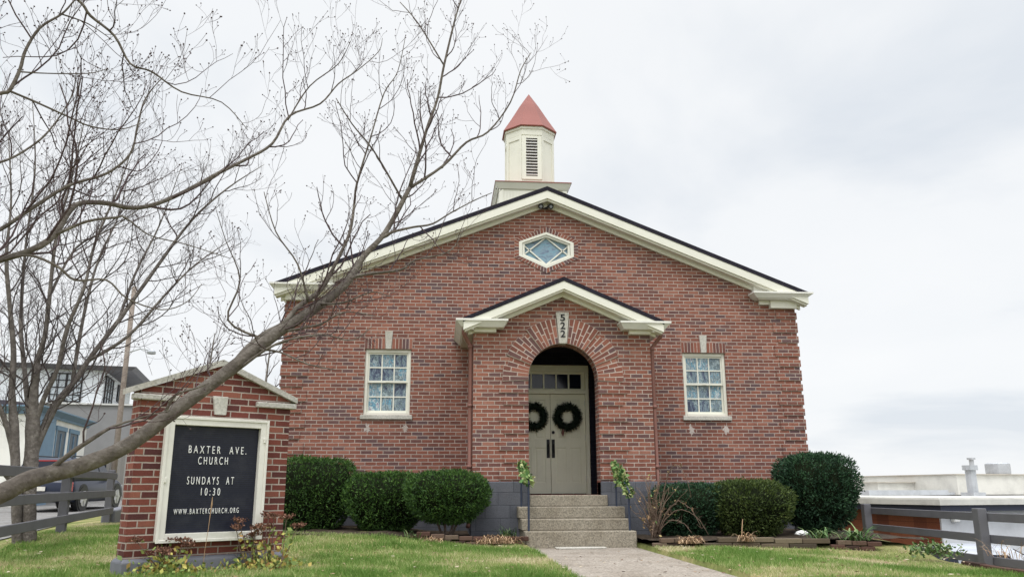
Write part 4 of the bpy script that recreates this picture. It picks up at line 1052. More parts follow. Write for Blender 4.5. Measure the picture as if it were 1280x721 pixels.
# ------------------------------------------------------------------ vehicles
def car(name, label, loc, rz, L_, Wd, Ht, kind, colour, group=None):
    """x forward, origin on the ground under the middle"""
    o = thing(name, label, 'car', loc, rz, group)
    body = paint('car_paint', colour, .3, .03, 2, .4, bump=0)
    hw = Wd / 2; hl = L_ / 2; wr = .36 if kind == 'suv' else .32; belt = Ht * (.6 if kind == 'suv' else .63); hood = Ht * (.58 if kind == 'suv' else .56)
    wx = (-hl * .6, hl * .64)
    # lower body: cross sections along the length
    def sec(x, zb, zt_, w, tb=.04):
        return [(x, -w * .93, zb), (x, -w, zb + .12), (x, -w, (zb + zt_) / 2 + .05), (x, -w * .96, zt_ - .07), (x, -w * .88, zt_), (x, w * .88, zt_), (x, w * .96, zt_ - .07), (x, w, (zb + zt_) / 2 + .05), (x, w, zb + .12), (x, w * .93, zb)]
    st_ = [(-hl, .42, belt - .12, .86), (-hl + .05, .3, belt - .02, .95), (-hl + .35, .27, belt, 1), (0, .25, belt, 1), (hl * .34, .25, belt - .01, 1), (hl * .48, .25, hood + .06, .99), (hl * .8, .26, hood - .03, .97), (hl - .12, .28, hood - .12, .93), (hl - .02, .36, hood - .26, .86)]
    m = MB(); rings = [sec(x, zb, zt_, hw * w) for x, zb, zt_, w in st_]; loft(m, rings)
    for i, q in enumerate(m.f): pass
    bd_ = m.build('body', body, o, True)
    # greenhouse
    if kind == 'suv': gh = [(-hl + .06, belt - .03), (-hl + .28, Ht - .08), (-hl + .55, Ht), (hl * .05, Ht), (hl * .2, Ht - .07), (hl * .5, belt - .03)]
    else: gh = [(-hl + .45, belt - .03), (-hl * .42, Ht - .05), (-hl * .2, Ht), (hl * .05, Ht), (hl * .17, Ht - .05), (hl * .52, belt - .06)]
    m = MB()
    def gsec(x, z):
        f = (z - belt) / (Ht - belt); w = hw * (.95 - .2 * max(0, f)); return [(x, -hw * .95, belt - .05), (x, -w, z - .03), (x, -w * .9, z), (x, w * .9, z), (x, w, z - .03), (x, hw * .95, belt - .05)]
    loft(m, [gsec(x, z) for x, z in gh]); m.build('cabin', body, o, True)
    def side_pt(x, z, s, pr=.012):
        f = (z - belt) / (Ht - belt); return (x, s * (hw * (.95 - .2 * max(0, f)) + pr), z)
    zt2, zb2 = Ht - .12, belt + .03
    if kind == 'suv': wins = [((-hl + .3, -hl + .42), (-hl * .42, -hl * .42)), ((-hl * .39, -hl * .39), (-hl * .02, -hl * .02)), ((.03, .03), (hl * .42, hl * .19))]
    else: wins = [((-hl * .52, -hl * .36), (-hl * .03, -hl * .03)), ((.0, .0), (hl * .42, hl * .17))]
    for s in (-1, 1):
        for (a, b) in wins:
            m = MB(); p = [side_pt(a[0], zb2, s), side_pt(b[0], zb2, s), side_pt(b[1], zt2, s), side_pt(a[1], zt2, s)]; q = [(x, y - s * .03, z) for x, y, z in p]
            m.add(p + q, [(0, 1, 2, 3), (7, 6, 5, 4), (1, 0, 4, 5), (2, 1, 5, 6), (3, 2, 6, 7), (0, 3, 7, 4)]); m.build('window', M['darkglass'], o)
    # rear and front glass
    def lerp2(p, q, f): return (p[0] + (q[0] - p[0]) * f, p[1] + (q[1] - p[1]) * f)
    for (p, q, sgn, nm) in ((gh[0], gh[1], -1, 'rear_window'), (gh[-1], gh[-2], 1, 'windscreen')):
        a = lerp2(p, q, .2); b = lerp2(p, q, .92); m = MB(); wa, wb = hw * .82, hw * .68
        A_ = [(a[0] + sgn * .02, -wa, a[1]), (a[0] + sgn * .02, wa, a[1]), (b[0] + sgn * .02, wb, b[1] + .01), (b[0] + sgn * .02, -wb, b[1] + .01)]; B_ = [(x - sgn * .03, y, z - .02) for x, y, z in A_]
        m.add(A_ + B_, [(0, 1, 2, 3), (7, 6, 5, 4), (1, 0, 4, 5), (2, 1, 5, 6), (3, 2, 6, 7), (0, 3, 7, 4)]); m.build(nm, M['darkglass'], o)
    for s in (-1, 1):
        for x in wx:
            m = MB(); m.tube([(x, s * (hw + .004), wr), (x, s * (hw - .12), wr)], wr + .07, 20); m.build('wheel_arch', M['black'], o)
            m = MB(); m.tube([(x, s * (hw + .02), wr), (x, s * (hw - .2), wr)], wr, 24); w_ = m.build('wheel', M['black'], o, False)
            m = MB(); m.tube([(x, s * (hw + .03), wr), (x, s * (hw + .015), wr)], wr * .62, 20)
            for q in range(5): a = q * 1.2566; m.obox((x + math.cos(a) * wr * .33, s * (hw + .034), wr + math.sin(a) * wr * .33), Vector((math.cos(a), 0, math.sin(a))), Vector((0, 1, 0)), Vector((-math.sin(a), 0, math.cos(a))), wr * .3, .008, .03)
            m.build('rim', M['chrome'], w_)
        m = MB(); m.box(-hl - .012, -hl + .18, *sorted((s * hw * .97, s * hw * .78)), belt - .36, belt - .08); m.build('tail_light', M['red'], o, bevel=.02)
        m = MB(); m.box(hl - .25, hl - .03, *sorted((s * hw * .9, s * hw * .62)), hood - .3, hood - .17); m.build('headlight', M['chrome'], o, bevel=.02)
        m = MB(); m.box(hl * .33, hl * .33 + .12, *sorted((s * (hw + .02), s * (hw + .2))), belt + .0, belt + .15); m.build('mirror', body, o, bevel=.03)
        if kind == 'suv': m = MB(); m.tube([(-hl + .5, s * hw * .66, Ht - .01), (-hl + .55, s * hw * .66, Ht + .05), (hl * .02, s * hw * .66, Ht + .05), (hl * .06, s * hw * .66, Ht - .01)], .018, 6); m.build('roof_rail', M['black'], o)
    m = MB(); m.box(-hl - .06, -hl + .1, -hw * .92, hw * .92, .36, .58); m.box(hl - .12, hl + .03, -hw * .9, hw * .9, .32, .5); m.build('bumper', M['carblack'], o, bevel=.03)
    m = MB(); m.box(-hl - .075, -hl - .062, -.16, .16, .6, .72); m.build('number_plate', M['signframe'], o)
    if kind == 'suv': m = MB(); m.box(-hl + .24, -hl + .27, -.3, .3, Ht - .105, Ht - .075); m.build('brake_light', M['red'], o)
    return o
M['chrome'] = paint('wheel_rim', (.5, .5, .52), .3, .05, metal=.6); M['red'] = paint('tail_light_red', (.4, .012, .012), .25, .02, spec=.5, bump=0); M['carblack'] = paint('bumper_grey', (.05, .05, .06), .5, .05)
sy0 = gz(-11.6, 27.4)
sv = car('parked_car', 'dark blue estate car with roof rails parked on the street behind the fence', (-11.55, 27.4, sy0 + .02), R(91), 4.35, 1.72, 1.55, 'suv', (.012, .018, .042))
sv.rotation_euler = (0, -R(1.0), R(91))
car('parked_car', 'silver car parked just behind the right rail fence', (10.15, 16.0, LOT + .012), R(150), 4.6, 1.8, 1.42, 'sedan', (.45, .48, .54))
car('parked_car', 'white car parked beside the low white building wall', (13.6, 13.9, LOT + .012), R(150), 4.6, 1.8, 1.45, 'sedan', (.75, .76, .78))

# ------------------------------------------------------------------ low white building on the right
BC = at(1174, 631, 24.5); BC.z = 0; BA = R(13)
M['wcream'] = paint('white_render', (.62, .61, .57), .7, .2, 1.2); M['wwall'] = paint('white_block_wall', (.66, .68, .71), .7, .14, 1.0)
M['metal'] = paint('galvanised', (.48, .5, .53), .45, .16, 3, metal=.3); M['tan'] = paint('tan_unit', (.44, .4, .34), .6, .14)
M['blue_dark'] = paint('dark_fascia', (.03, .035, .06), .5, .1)
k = NT('red_cladding'); p = k.obj(); sx = k.n('ShaderNodeSeparateXYZ'); k.L(p, sx.inputs[0])
vv = k.math('FLOOR', k.math('MULTIPLY', sx.outputs[1], 2.2)); w_ = k.n('ShaderNodeTexWhiteNoise', noise_dimensions='1D'); k.L(vv, w_.inputs['W'])
cc = k.ramp(w_.outputs[0], [(0, (.14, .042, .024)), (.5, (.19, .058, .03)), (1, (.23, .077, .038))]); fz = k.math('FRACT', k.math('MULTIPLY', sx.outputs[2], 4.6))
cc = k.mix(k.ramp(fz, [(0, (1, 1, 1)), (.07, (0, 0, 0))]), cc, (.03, .01, .008)); cc = k.mix(.5, cc, k.ramp(k.noise(p, 30, 4), [(.3, (.6, .6, .6)), (.7, (1.2, 1.2, 1.2))]), 'MULTIPLY'); M['clad'] = k.out(cc, .6, .3)
bR = thing('flat_roofed_building', 'low white flat roofed building with red timber side wall behind the right fence', 'building', BC, BA)
m = MB(); m.box(0, 30, 0, 14, LOT - .2, .30); m.build('wall', M['wwall'], bR)
m = MB(); m.box(-.03, -.001, .05, 12, LOT, .29); m.build('timber_cladding', M['clad'], bR)
m = MB(); m.box(-.25, 30.3, -.28, 14.3, .301, .45); m.build('dark_fascia', M['blue_dark'], bR)
m = MB(); m.box(-.3, 30.3, -.33, 14.3, .451, .59); m.box(-.2, 30.1, -.2, 14.2, .591, .63); m.build('roof', M['wcream'], bR)
def bl(px, d):
    v = at(px, 612, d) - BC; c_, s_ = math.cos(BA), math.sin(BA); return v.x * c_ + v.y * s_, -v.x * s_ + v.y * c_
def hz(py, d): return H + (612 - py) * d * .985 / FPX
x_, y_ = bl(1086, 29); m = MB(); m.box(x_, x_ + 3.2, y_, y_ + .4, .661, hz(613, 29)); m.box(x_ + 3.201, 30, y_ + 1, y_ + 1.3, .661, hz(616, 29)); m.build('roof_kerb', M['metal'], bR)
x_, y_ = bl(1098, 33); x2, y2 = bl(1186, 33)
m = MB(); m.box(x_, x2, y_, y_ + .8, .661, hz(605, 33)); m.box(x2 + .001, 34, y2 - .4, y2 + 6, .661, hz(597, 33)); m.build('upper_storey', M['wcream'], bR)
m = MB(); m.box(x_ - .08, x2, y_ - .08, y_ + .88, hz(605, 33) + .001, hz(604, 33)); m.box(x2 - .04, 34, y2 - .48, y2 + 6, hz(597, 33) + .001, hz(596, 33)); m.build('coping', M['tan'], bR)
x_, y_ = bl(1170, 34.5); m = MB(); m.box(x_ - .4, x_ + .4, y_ - .3, y_ + .4, hz(604.5, 34.5), hz(597, 34.5)); m.build('roof_box', M['tan'], bR, bevel=.01)
x_, y_ = bl(1216, 27); m = MB(); m.tube([(x_, y_, .66), (x_, y_, hz(592, 27))], .14, 12); m.tube([(x_, y_, hz(592, 27)), (x_, y_, hz(587, 27))], .2, 12); m.box(x_ - .22, x_ + .22, y_ - .22, y_ + .22, .661, .76); m.build('vent_pipe', M['metal'], bR)
x_, y_ = bl(1219, 35); m = MB(); m.tube([(x_, y_, hz(600, 35)), (x_, y_, hz(581, 35))], .085, 10); m.tube([(x_, y_, hz(581, 35)), (x_, y_, hz(579, 35))], .15, 10); m.build('flue', M['metal'], bR)
x_, y_ = bl(1251, 36); m = MB(); m.lathe((x_, y_, 0), [(.4, hz(598, 36)), (.42, hz(595, 36)), (.42, hz(586, 36)), (.36, hz(585, 36))], 16); m.build('rooftop_unit', M['metal'], bR)
m = MB(); m.box(.3, .5, -.14, -.01, .02, .12); m.build('wall_lamp', M['white'], bR, bevel=.02)

# ------------------------------------------------------------------ houses across the street on the left
M['hw'] = paint('white_clapboard', (.66, .66, .64), .6, .14, 1.0); M['hcream'] = paint('cream_render', (.82, .81, .78), .7, .14, 1.0); M['hblue'] = paint('blue_trim', (.17, .27, .38), .5, .12); M['hgrey'] = paint('grey_stucco', (.25, .25, .255), .8, .12, .8)
M['glassb'] = NT('house_glass').out((.10, .13, .16), .1, .6)
k = NT('lap_siding'); p = k.obj(); sx = k.n('ShaderNodeSeparateXYZ'); k.L(p, sx.inputs[0]); fz = k.math('FRACT', k.math('MULTIPLY', sx.outputs[2], 5.5)); k.bump(fz, .8, .02)
cc = k.mix(k.ramp(fz, [(0, (1, 1, 1)), (.08, (0, 0, 0))]), (.68, .71, .74), (.42, .44, .47)); M['siding'] = k.out(cc, .6, .3)
c0 = at(47, 507, 33); c1 = at(106, 514, 39); fd = Vector((c1.x - c0.x, c1.y - c0.y, 0)); FL = fd.length; fa = math.atan2(fd.y, fd.x) - math.pi / 2
hA = thing('white_house', 'white single storey house with blue door and window trim across the street', 'house', (c0.x, c0.y, 0), fa)
def fy_at(px):
    """distance along that house front for a sight line"""
    v = ray(px, 612); f_ = fd.normalized(); den = f_.x * v.y - f_.y * v.x
    return (v.x * c0.y - v.y * c0.x) / den if abs(den) > 1e-9 else 0.0
top = c0.z; FE = max(fy_at(99), 3.0)
m = MB(); m.box(-9, 0, 0, FE, -1, top - .28); m.build('wall', M['hcream'], hA)
m = MB(); m.box(-9.1, .08, -.08, FE + .08, top - .279, top - .2); m.frus((-9.1, .08, -.08, FE + .08), (-9.2, .28, -.28, FE + .28), top - .199, top - .05); m.box(-9.2, .31, -.31, FE + .31, top - .049, top); m.build('cornice', M['hblue'], hA)
m = MB(); m.frus((-9.2, .25, -.25, FE + .25), (-8, -1.4, 1.2, FE - 1), top + .001, top + .3); m.build('roof', M['shingle'], hA)
for (pa, pb) in ((61, 72), (78, 88)):
    y0, y1 = fy_at(pa), fy_at(pb); z0, z1 = .9, top - .75; m = MB()
    m.box(.001, .04, y0 - .09, y0, z0 - .1, z1 + .1); m.box(.001, .04, y1, y1 + .09, z0 - .1, z1 + .1); m.box(.001, .06, y0 - .14, y1 + .14, z1 + .1, z1 + .26); m.box(.001, .1, y0, y1, z0 - .1, z0)
    m.box(.002, .05, (y0 + y1) / 2 - .03, (y0 + y1) / 2 + .03, z0, z1); m.box(.002, .051, y0, y1, (z0 + z1) / 2, (z0 + z1) / 2 + .06); w_ = m.build('window', M['hblue'], hA)
    m = MB(); m.box(.001, .02, y0, y1, z0, z1 + .1); m.build('pane', M['glassb'], w_)
m = MB(); m.box(.0015, .12, .02, fy_at(55), -.5, top - .3); m.build('front_door', M['hblue'], hA)
m = MB(); m.box(.0015, .03, fy_at(56), FE, -1, .5); m.build('plinth', M['hgrey'], hA)

hp = at(128, 490, 46); hB = thing('modern_house', 'white boxy upper storey house with dark overhanging roof on a grey base', 'house', (hp.x, hp.y, .5), R(12))
zb, zt_ = at(128, 506, 46).z - .5, at(128, 463, 46).z - .5
m = MB(); m.box(-18, 0, 0, 9, zb, zt_); m.build('wall', M['siding'], hB)
m = MB(); m.box(-18.2, 7, -.8, 10, -1.5, zb - .08); m.build('grey_base', M['hgrey'], hB)
m = MB(); m.box(-18.3, 7.1, -.9, 10.1, zb - .079, zb - .001); m.build('ledge', M['hw'], hB)
m = MB(); m.frus((-18.4, 1.3, -.3, 9.6), (-18.5, 1.5, -.45, 9.8), zt_ + .001, zt_ + .2); m.build('roof', M['fence'], hB)
def gridwin(name, parent, x0, x1, z0, z1, face, nx_, nz_):
    m = MB(); w2 = .06
    def bx(a, b, c_, d_, t0, t1):
        if face == 'front': m.box(a, b, -t1, -t0, c_, d_)
        else: m.box(t0, t1, a, b, c_, d_)
    bx(x0, x0 + w2, z0, z1, .002, .08); bx(x1 - w2, x1, z0, z1, .002, .08); bx(x0 + w2, x1 - w2, z0, z0 + w2, .002, .08); bx(x0 + w2, x1 - w2, z1 - w2, z1, .002, .08)
    for i in range(1, nx_): xx = x0 + (x1 - x0) * i / nx_; q = .05 if (i * 2 == nx_) else .02; bx(xx - q, xx + q, z0 + w2, z1 - w2, .003, .075)
    for i in range(1, nz_): zz = z0 + (z1 - z0) * i / nz_; bx(x0 + w2, x1 - w2, zz - .02, zz + .02, .004, .07)
    f_ = m.build(name, M['black'], parent)
    m = MB(); 
    if face == 'front': m.box(x0 + w2, x1 - w2, -.03, -.001, z0 + w2, z1 - w2)
    else: m.box(.001, .03, x0 + w2, x1 - w2, z0 + w2, z1 - w2)
    m.build('pane', M['paleglass'], f_)
M['paleglass'] = NT('pale_window_glass').out((.42, .47, .5), .12, .6)
gridwin('window', hB, -2.4, -.95, zb + .1, zt_ - .18, 'front', 4, 4)
gridwin('window', hB, .4, 2.6, zb + .1, zt_ - .18, 'side', 3, 4); gridwin('window', hB, 4.2, 5.9, zb + .6, zt_ - .2, 'side', 3, 3)
gridwin('window', hB, -10, -8.6, zb + .1, zt_ - .18, 'front', 4, 4)
m = MB(); m.box(-3.0, 1.2, -.87, -.801, -1.0, 2.0); gd = m.build('garage_door', M['tan'], hB)
m = MB()
for i in range(4): m.box(-2.9 + i * 1.0, -2.05 + i * 1.0, -.89, -.871, 1.2, 1.85)
m.build('pane', M['darkglass'], gd)

wf = thing('board_fence', 'grey weathered upright board fence between the grey house and the sign', 'fence', at(132, 590, 40).to_3d(), R(10)); wf.location.z = gz(wf.location.x, wf.location.y)
M['board_grey'] = piece_mat('weathered_board', [(0, (.2, .19, .18)), (.5, (.29, .28, .26)), (1, (.36, .35, .33))])
m = MB()
for i in range(26): m.box(i * .145, i * .145 + .135, -.012 + rng.uniform(-.004, .004), .012, -.3, 2.3 + rng.uniform(-.02, .02), rng.random())
m.build('boards', M['board_grey'], wf)
for i in range(3): m = MB(); m.box(i * 1.8, i * 1.8 + .1, .013, .11, -.3, 1.6); m.build('post', M['board_grey'], wf)

up = at(142, 590, 34); ug = gz(up.x, up.y)
ul = thing('utility_pole', 'pale wooden utility pole rising behind the parked car', 'pole', (up.x, up.y, ug)); PB = bark_mat('pole_wood', (.16, .13, .11), (.24, .2, .17), (.32, .28, .25), .5)
m = MB(); m.tube([(0, 0, -.3), (0, 0, 3), (0, 0, 8.2)], [.11, .10, .085], 12); m.build('pole', PB, ul, True)
m = MB(); m.tube([(0, 0, 5.6), (.5, -.1, 5.75), (.85, -.15, 5.7)], .025, 6); m.build('lamp_arm', M['metal'], ul); m = MB(); m.lathe((.95, -.17, 5.55), [(.16, 0), (.17, .08), (.07, .18)], 12); m.build('lamp', M['metal'], ul)
ul2 = thing('overhead_wire', 'thin black cables strung from the utility pole to the houses', 'cable', (up.x, up.y, ug + 6))
m = MB((up.x, up.y, ug + 6))
for (dz, ex, ey, ez) in ((0, -24, 33, 6.2), (-.35, -24, 33, 6.0), (-1.0, -20, 41, 4.9)):
    a = Vector((up.x, up.y, ug + 6 + dz)); b = Vector((ex, ey, ez)); m.tube([a.lerp(b, f) + Vector((0, 0, -.5 * math.sin(f * math.pi))) for f in np.linspace(0, 1, 12)], .012, 4)
m.build('cables', M['black'], ul2)

# ------------------------------------------------------------------ bare trees
class Tree:
    def __init__(s, name, label, base, seed, bark, twig):
        s.o = thing(name, label, 'tree', base); s.off = s.o.location.copy(); s.g = random.Random(seed); s.trunk = MB(s.off); s.limb = MB(s.off); s.tw = MB(s.off); s.bud = MB(s.off); s.bark = bark; s.twig = twig; s.nb = 0
    def smooth(s, pts, n):
        """Catmull-Rom through (Vector, radius)"""
        out = []
        P = [pts[0]] + list(pts) + [pts[-1]]
        for i in range(1, len(P) - 2):
            for q in range(n):
                f = q / n; p0, p1, p2, p3 = (P[i - 1], P[i], P[i + 1], P[i + 2])
                v = .5 * ((2 * p1[0]) + (p2[0] - p0[0]) * f + (2 * p0[0] - 5 * p1[0] + 4 * p2[0] - p3[0]) * f * f + (3 * p1[0] - p0[0] - 3 * p2[0] + p3[0]) * f ** 3)
                out.append((v, p1[1] + (p2[1] - p1[1]) * f))
        out.append(pts[-1]); return out
    def main(s, pts, mb=None, sides=9, knots=.06, spawn=None):
        sm_ = s.smooth(pts, 4)
        path = [p for p, r in sm_]; rad = [r * (1 + s.g.uniform(-knots, knots)) for p, r in sm_]
        (mb or s.limb).tube(path, rad, sides)
        if spawn: s.spawn(path, [r for p, r in sm_], 1, **spawn)
        return path
    def spawn(s, path, rad, level, step=(.16, .12, .09), length=(.9, .4, .16), start=.05, up=.16, maxr=(.0075, .0045, .0028, .0019), bud=True, depth=4, ang=(32, 72), curl=.2, lift=.14):
        g = s.g; tot = sum((path[i + 1] - path[i]).length for i in range(len(path) - 1)); pos = tot * start + g.uniform(0, step[level - 1])
        acc = 0; i = 0
        while pos < tot - .01:
            while i < len(path) - 2 and acc + (path[i + 1] - path[i]).length < pos: acc += (path[i + 1] - path[i]).length; i += 1
            sl_ = (path[i + 1] - path[i]).length; f = min(1, (pos - acc) / max(sl_, 1e-6)); p = path[i].lerp(path[i + 1], f); r = rad[i] + (rad[i + 1] - rad[i]) * f
            tn = (path[i + 1] - path[i]).normalized(); ax = tn.orthogonal().normalized(); ax.rotate(Matrix.Rotation(g.uniform(0, 6.283), 3, tn)); d = tn.copy(); d.rotate(Matrix.Rotation(R(g.uniform(*ang)), 3, ax))
            d = (d + Vector((0, 0, up))).normalized(); t_ = pos / tot
            ln = length[level - 1] * g.uniform(.35, 1.15) * (1.1 - .55 * t_); n = (8, 6, 5, 3)[level - 1]
            r0 = min(r * .62, maxr[level - 1] * g.uniform(.75, 1.2)); pp = [p]; dd = d
            for q in range(n): dd = (dd + Vector((g.gauss(0, curl), g.gauss(0, curl), g.gauss(lift, curl * .7)))).normalized(); pp.append(pp[-1] + dd * ln / n)
            rr = [r0 + (max(r0 * .42, .0011) - r0) * q / n for q in range(n + 1)]
            s.tw.tube(pp, rr, (5, 4, 4, 3)[level - 1], cap=False); s.nb += 1
            if level < depth: s.spawn(pp, rr, level + 1, step, length, .15, up, maxr, bud, depth, ang, curl, lift)
            if bud and (level >= 3 or g.random() < .6): s.budat(pp[-1], dd)
            pos += step[level - 1] * g.uniform(.55, 1.5)
    def budat(s, p, d):
        r = s.g.uniform(.0042, .0072); u = d.orthogonal().normalized(); w = d.cross(u)
        s.bud.add([p, p + d * r + u * r, p + d * r + w * r, p + d * r - u * r, p + d * r - w * r, p + d * r * 2.3], [(0, 2, 1), (0, 3, 2), (0, 4, 3), (0, 1, 4), (1, 2, 5), (2, 3, 5), (3, 4, 5), (4, 1, 5)])
    def finish(s):
        if s.trunk.v: s.trunk.build('trunk', s.bark, s.o, True)
        s.limb.build('limbs', s.bark, s.o, True); tw = s.tw.build('twigs', s.twig, s.o, True); tag(tw, kind='stuff')
        if s.bud.v: b = s.bud.build('buds', s.twig, s.o); tag(b, kind='stuff')
        print('tree', s.o.name, s.nb, len(s.tw.f))

BARK1 = bark_mat('dogwood_bark', (.062, .052, .046), (.125, .108, .092), (.22, .2, .175)); TW1 = bark_mat('dogwood_twig', (.06, .04, .045), (.10, .072, .075), (.16, .12, .12), 3)
BARK2 = bark_mat('back_tree_bark', (.07, .06, .054), (.15, .132, .12), (.27, .245, .225)); TW2 = bark_mat('back_tree_twig', (.055, .042, .045), (.095, .078, .078), (.15, .125, .12), 3)

def pxr(p, w):
    return w * .5 * ((p.x * math.sin(YAW) + p.y * math.cos(YAW)) * math.cos(PITCH) + (p.z - H) * math.sin(PITCH)) / FPX
def trace(rows):
    """rows of (px, py, distance, width in px) -> [(Vector, radius)]"""
    return [(at(a, b, d), pxr(at(a, b, d), w * (.86 if b > 330 else .7))) for a, b, d, w in rows]

dw_base = at(-130, 640, 5.1); dw_base.z = gz(dw_base.x, dw_base.y)
D1 = Tree('dogwood_tree', 'bare budding dogwood whose long grey limb sweeps past the brick sign', dw_base, 3, BARK1, TW1)
tb = dw_base
D1.main([(tb + Vector((0, 0, -.15)), .24), (tb + Vector((0, 0, .25)), .185), (tb + Vector((.02, .02, .75)), .165), (at(-135, 520, 5.1), .145), (at(-120, 400, 5.1), .11), (at(-110, 300, 5.15), .085), (at(-100, 180, 5.2), .06), (at(-85, 40, 5.3), .034), (at(-95, -80, 5.35), .016), (at(-80, -170, 5.4), .004)], D1.trunk, 12, .04, dict(step=(.3, .14, .1, .085), length=(1.2, .5, .25, .11), curl=.17, start=.4))
for (ex, ey, ez, zz0) in ((-2.0, .3, 1.5, 1.5), (-1.4, -1.3, 1.9, 2.1), (-1.8, 1.2, 1.2, 2.6), (.3, -1.6, 1.4, 2.4)):
    a = tb + Vector((.02, .02, zz0)); D1.main([(a, .05), (a + Vector((ex * .4, ey * .4, ez * .3)), .035), (a + Vector((ex * .75, ey * .7, ez * .65)), .02), (a + Vector((ex, ey, ez)), .004)], None, 8, .05, dict(step=(.24, .13, .10, .085), length=(.9, .5, .25, .11), curl=.17, start=.2))
SP = dict(step=(.24, .13, .10, .085), length=(1.05, .5, .25, .11), curl=.17)
SPs = dict(step=(.2, .13, .10, .085), length=(.75, .42, .22, .1), curl=.17)
def limb(rows, spawn=SP, sides=8): D1.main(trace(rows), None, sides, .05, spawn)
limb([(-135, 690, 5.1, 36), (-60, 640, 5.15, 31), (0, 617, 5.25, 29), (40, 598, 5.3, 26), (100, 582, 5.4, 24), (160, 556, 5.45, 22), (220, 512, 5.55, 21), (290, 460, 5.7, 19), (350, 413, 5.8, 17), (390, 388, 5.9, 15), (430, 357, 6.0, 12), (455, 320, 6.05, 10.5), (482, 290, 6.1, 9.5), (512, 235, 6.2, 8)], dict(step=(.22, .13, .1, .085), length=(.7, .4, .22, .1), start=.45), 12)
limb([(512, 235, 6.2, 7.5), (533, 163, 6.25, 5.5), (547, 123, 6.3, 4.5), (555, 82, 6.3, 4), (570, 20, 6.35, 3), (580, -10, 6.4, 2.5)], SPs)
limb([(512, 235, 6.2, 6), (553, 208, 6.25, 4.8), (583, 178, 6.3, 4), (610, 165, 6.35, 3.2), (638, 128, 6.4, 2.4), (651, 88, 6.4, 1.8), (664, 66, 6.45, 1.2)], SPs)
limb([(555, 82, 6.3, 3), (523, 30, 6.35, 2.2), (500, 3, 6.4, 1.4)], SPs)
limb([(288, 460, 5.7, 9), (306, 438, 5.75, 9), (330, 418, 5.8, 9), (355, 404, 5.8, 8.5), (372, 384, 5.85, 8), (401, 362, 5.9, 7.5), (420, 328, 5.9, 6.5), (437, 291, 5.95, 5.5), (443, 254, 6.0, 4.5), (446, 230, 6.0, 4), (463, 173, 6.05, 3), (480, 117, 6.1, 2.2), (497, 90, 6.1, 1.6), (507, 45, 6.1, 1)], SPs)
limb([(503, 250, 6.2, 4), (468, 190, 6.15, 3), (440, 155, 6.1, 2.2), (420, 123, 6.1, 1.5)], SPs)
limb([(464, 309, 6.07, 6), (478, 297, 6.08, 5.4), (491, 290, 6.08, 5), (516, 284, 6.05, 4), (540, 280, 6.0, 3.2), (562, 267, 6.0, 2.6), (592, 251, 6.0, 2), (615, 241, 6.0, 1.2)], SPs)
limb([(437, 348, 6.0, 6), (455, 343, 6.0, 5), (501, 337, 5.95, 3.6), (519, 325, 5.95, 3), (562, 314, 5.9, 2.2), (580, 285, 5.9, 1.3)], SPs)
limb([(330, 424, 5.8, 4), (285, 400, 5.8, 3), (300, 350, 5.85, 2.4), (282, 300, 5.9, 1.6), (270, 262, 5.9, 1)], SPs)
limb([(385, 376, 5.85, 4), (372, 330, 5.8, 3), (345, 290, 5.85, 2.3), (330, 240, 5.9, 1.4)], SPs)
limb([(300, 460, 5.7, 5), (345, 430, 5.6, 3.4), (400, 418, 5.55, 2.6), (440, 425, 5.5, 1.6), (465, 408, 5.5, 1)], dict(step=(.13, .11, .09, .08), length=(.5, .32, .2, .1)))
limb([(320, 436, 5.75, 4), (350, 440, 5.6, 3), (385, 455, 5.5, 2.2), (420, 462, 5.45, 1.2)], dict(step=(.12, .11, .09, .08), length=(.5, .3, .2, .1)))
limb([(400, 380, 5.9, 4), (430, 378, 5.8, 2.8), (465, 365, 5.75, 1.8), (490, 372, 5.7, 1)], dict(step=(.12, .11, .09, .08), length=(.5, .3, .2, .1)))
limb([(350, 415, 5.8, 4), (400, 405, 5.75, 3), (430, 390, 5.7, 2), (470, 395, 5.7, 1.2)], dict(step=(.12, .11, .09, .08), length=(.5, .3, .2, .1)))
limb([(60, 588, 5.35, 8), (93, 563, 5.3, 7), (117, 547, 5.3, 6), (141, 533, 5.35, 4.5), (175, 522, 5.4, 2.6), (215, 512, 5.4, 1.2)], SP)
limb([(207, 514, 5.5, 5), (220, 493, 5.45, 4), (245, 485, 5.45, 2.6), (262, 478, 5.45, 1.2)], SP)
limb([(-112, 400, 5.1, 16), (-50, 340, 5.2, 13), (0, 325, 5.3, 11.5), (40, 312, 5.35, 11), (68, 294, 5.4, 10.5), (86, 265, 5.45, 10), (101, 254, 5.5, 9), (133, 254, 5.55, 8.5), (166, 260, 5.6, 8), (198, 254, 5.65, 7.5), (234, 238, 5.7, 7), (274, 216, 5.75, 6.3), (306, 200, 5.8, 5.6), (340, 180, 5.85, 4.6), (362, 145, 5.9, 3.8), (400, 130, 5.95, 3), (423, 105, 6, 2.4), (447, 88, 6, 1.9), (473, 65, 6.05, 1.3), (478, 48, 6.05, .9)], SP, 10)
limb([(360, 150, 5.9, 3), (387, 108, 5.95, 2.4), (423, 80, 6, 1.7), (438, 52, 6, 1)], SPs)
limb([(68, 294, 5.4, 6), (108, 277, 5.3, 5.5), (144, 272, 5.25, 4.5), (157, 272, 5.25, 3), (187, 294, 5.25, 2.4), (231, 305, 5.3, 1.9), (288, 323, 5.3, 1.2)], SP)
limb([(-105, 330, 5.15, 10), (-40, 300, 5.2, 8), (0, 287, 5.2, 7), (36, 263, 5.2, 6.5), (86, 232, 5.25, 5.5), (133, 217, 5.3, 4.6), (163, 192, 5.3, 4), (172, 157, 5.35, 3.2), (182, 123, 5.4, 2.4), (204, 96, 5.4, 1.4)], SP)
